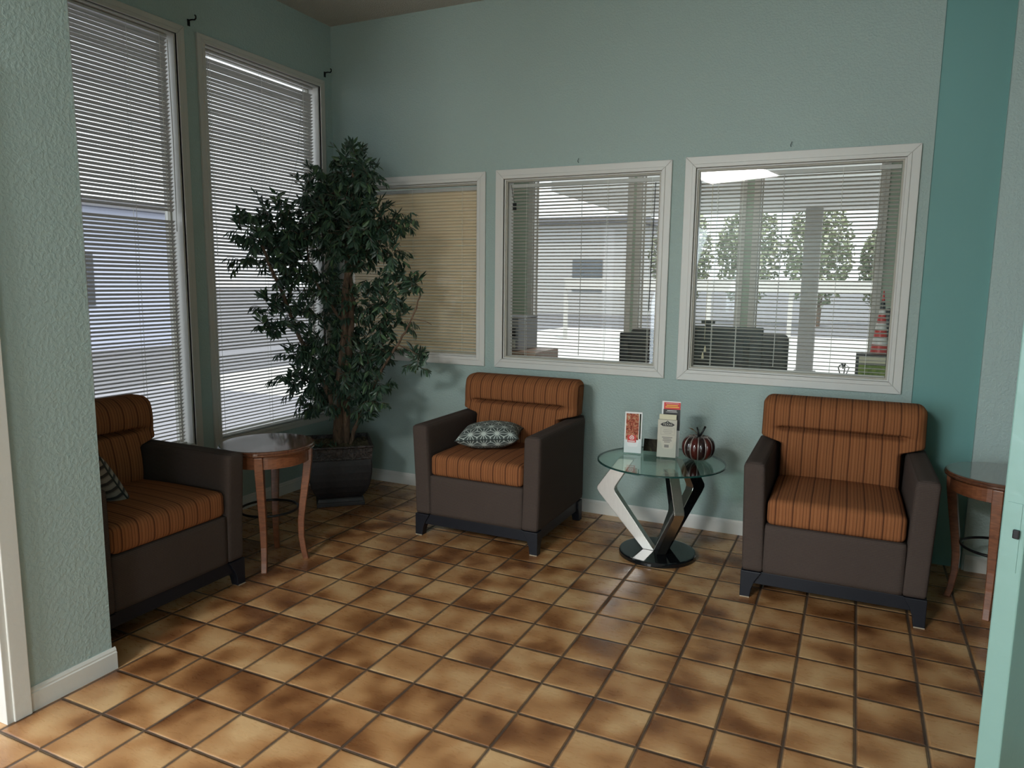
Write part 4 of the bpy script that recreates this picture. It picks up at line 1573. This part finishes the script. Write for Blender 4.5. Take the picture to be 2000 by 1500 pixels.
ob = empty('wire_ornament', (3.445, 0.62, 0.7655), label='small curled wire ornament on the office desk', cat='ornament')
m = MB()
for k in range(5):
    a = k * 1.25
    m.tube([(0, 0, 0.10), (0.02 * math.cos(a), 0.01 * math.sin(a), 0.17), (0.035 * math.cos(a), 0.02 * math.sin(a), 0.215), (0.012 * math.cos(a + 1), 0.02, 0.235), (0.0, 0.0, 0.205)], 0.003, 5)
m.build('wire_curls', M['iron'], ob)
MB().lathe([(0.045, 0.0), (0.045, 0.012), (0.012, 0.02), (0.008, 0.11)], 20).build('pedestal', M['iron'], ob)

# ------------------------------------------------------------------ outside
struct('exterior_ground', MB().box(-90, 60, 20, 220, -0.30, -0.12).box(-90, -6.0, -30, 20, -0.30, -0.12), M['asphalt'], 'grey asphalt car park outside', 'ground')
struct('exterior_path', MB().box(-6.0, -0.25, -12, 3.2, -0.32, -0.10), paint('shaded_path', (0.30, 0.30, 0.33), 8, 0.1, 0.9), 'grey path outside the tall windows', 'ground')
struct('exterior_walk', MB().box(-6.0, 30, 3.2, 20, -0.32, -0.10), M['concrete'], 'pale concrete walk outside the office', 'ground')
struct('exterior_canopy', MB().box(-0.2, 9, 4.6, 8.2, 2.66, 2.95), M['soffit'], 'white porch canopy outside the office', 'canopy')
post = tag(MB().box(2.70, 2.94, 7.7, 7.94, -0.10, 2.66).box(2.66, 2.98, 7.66, 7.98, -0.10, 0.16).build('porch_post', plain('weathered_post', (0.30, 0.285, 0.27), 0.8), bevel=0.01), 'square grey porch post seen through the rightmost office window', 'post')
fence = empty('rail_fence', (0, 15, 0), label='white rail fence beyond the walk', cat='fence')
MB().box(-4, 12, -0.03, 0.03, 1.32, 1.62).build('rail', M['slat'], fence)
for x in range(-4, 13, 2):
    MB().box(x - 0.05, x + 0.05, 0.031, 0.12, -0.10, 1.62).build('post', M['slat'], fence)
sh = empty('white_shed', (-13.5, 2.2, -0.12), label='low white building across the car park', cat='building')
MB().box(-2, 2, -5, 6, 0, 3.1).build('wall', plain('bluish_white_wall', (0.62, 0.66, 0.80), 0.8), sh)
MB().box(-2.3, 2.3, -5.3, 6.3, 3.1, 3.3).build('roof', M['asphalt'], sh)
for y in (-3.5, -0.5, 2.5):
    f = MB().box(2.0, 2.03, y, y + 1.4, 1.0, 2.1).build('window', plain('shed_window', (0.08, 0.09, 0.11), 0.2), sh)


def outdoor_tree(x, y, h, r, seed, label):
    rr = random.Random(seed)
    root = empty('outdoor_tree', (x, y, -0.12), label=label, cat='tree', group='trees beyond the car park')
    MB().tube([(0, 0, 0), (0.1, 0, h * 0.3), (0, 0.1, h * 0.55)], [0.22, 0.17, 0.1], 8).build('trunk', M['bark'], root)
    m = MB()
    for k in range(2200):
        while True:
            o = Vector((rr.uniform(-1, 1), rr.uniform(-1, 1), rr.uniform(-1, 1)))
            if o.length < 1:
                break
        p = Vector((o.x * r, o.y * r, h * 0.56 + o.z * h * 0.42))
        s = rr.uniform(0.07, 0.17)
        a = Vector((rr.uniform(-1, 1), rr.uniform(-1, 1), rr.uniform(-1, 1))).normalized()
        b = a.cross(Vector((rr.uniform(-1, 1), rr.uniform(-1, 1), rr.uniform(-1, 1)))).normalized()
        m.add([p - a * s, p + b * s * 0.5, p + a * s, p - b * s * 0.5], [(0, 1, 2, 3)])
    m.build('crown', M['tree_leaf'], root)


def tree_leaf():
    n = NT('sunlit_tree_leaf')
    r_ = n.node('ShaderNodeNewGeometry').outputs['Random Per Island']
    n.set(Base_Color=n.ramp(r_, [(0, (0.14, 0.17, 0.09)), (0.6, (0.26, 0.30, 0.17)), (1, (0.50, 0.50, 0.38))]), Roughness=0.7)
    return n.m


M['tree_leaf'] = tree_leaf()
outdoor_tree(-3.4, 27, 5.0, 1.35, 1, 'pale green tree beyond the fence, leftmost seen through the rightmost office window')
outdoor_tree(-0.7, 27.4, 5.2, 1.33, 2, 'pale green tree beyond the fence, directly left of the porch post')
outdoor_tree(2.0, 27, 5.1, 1.33, 3, 'pale green tree beyond the fence, directly right of the porch post')
outdoor_tree(4.4, 29, 4.2, 0.95, 4, 'smaller pale green tree beyond the fence, rightmost of the row')
pb = empty('pale_building', (-15, 34, -0.12), label='long pale building across the car park, seen through the middle office window', cat='building')
MB().box(-9, 8.5, -3, 4, 0, 4.6).build('wall', plain('pale_render', (0.55, 0.55, 0.54), 0.85), pb)
MB().box(-9.4, 8.9, -3.4, 4.4, 4.6, 4.9).build('roof', M['asphalt'], pb)
for x in (-6, -2, 2, 6):
    MB().box(x - 0.8, x + 0.8, -3.04, -3.0, 1.2, 2.8).build('window', plain('dark_pane', (0.16, 0.18, 0.20), 0.2), pb)
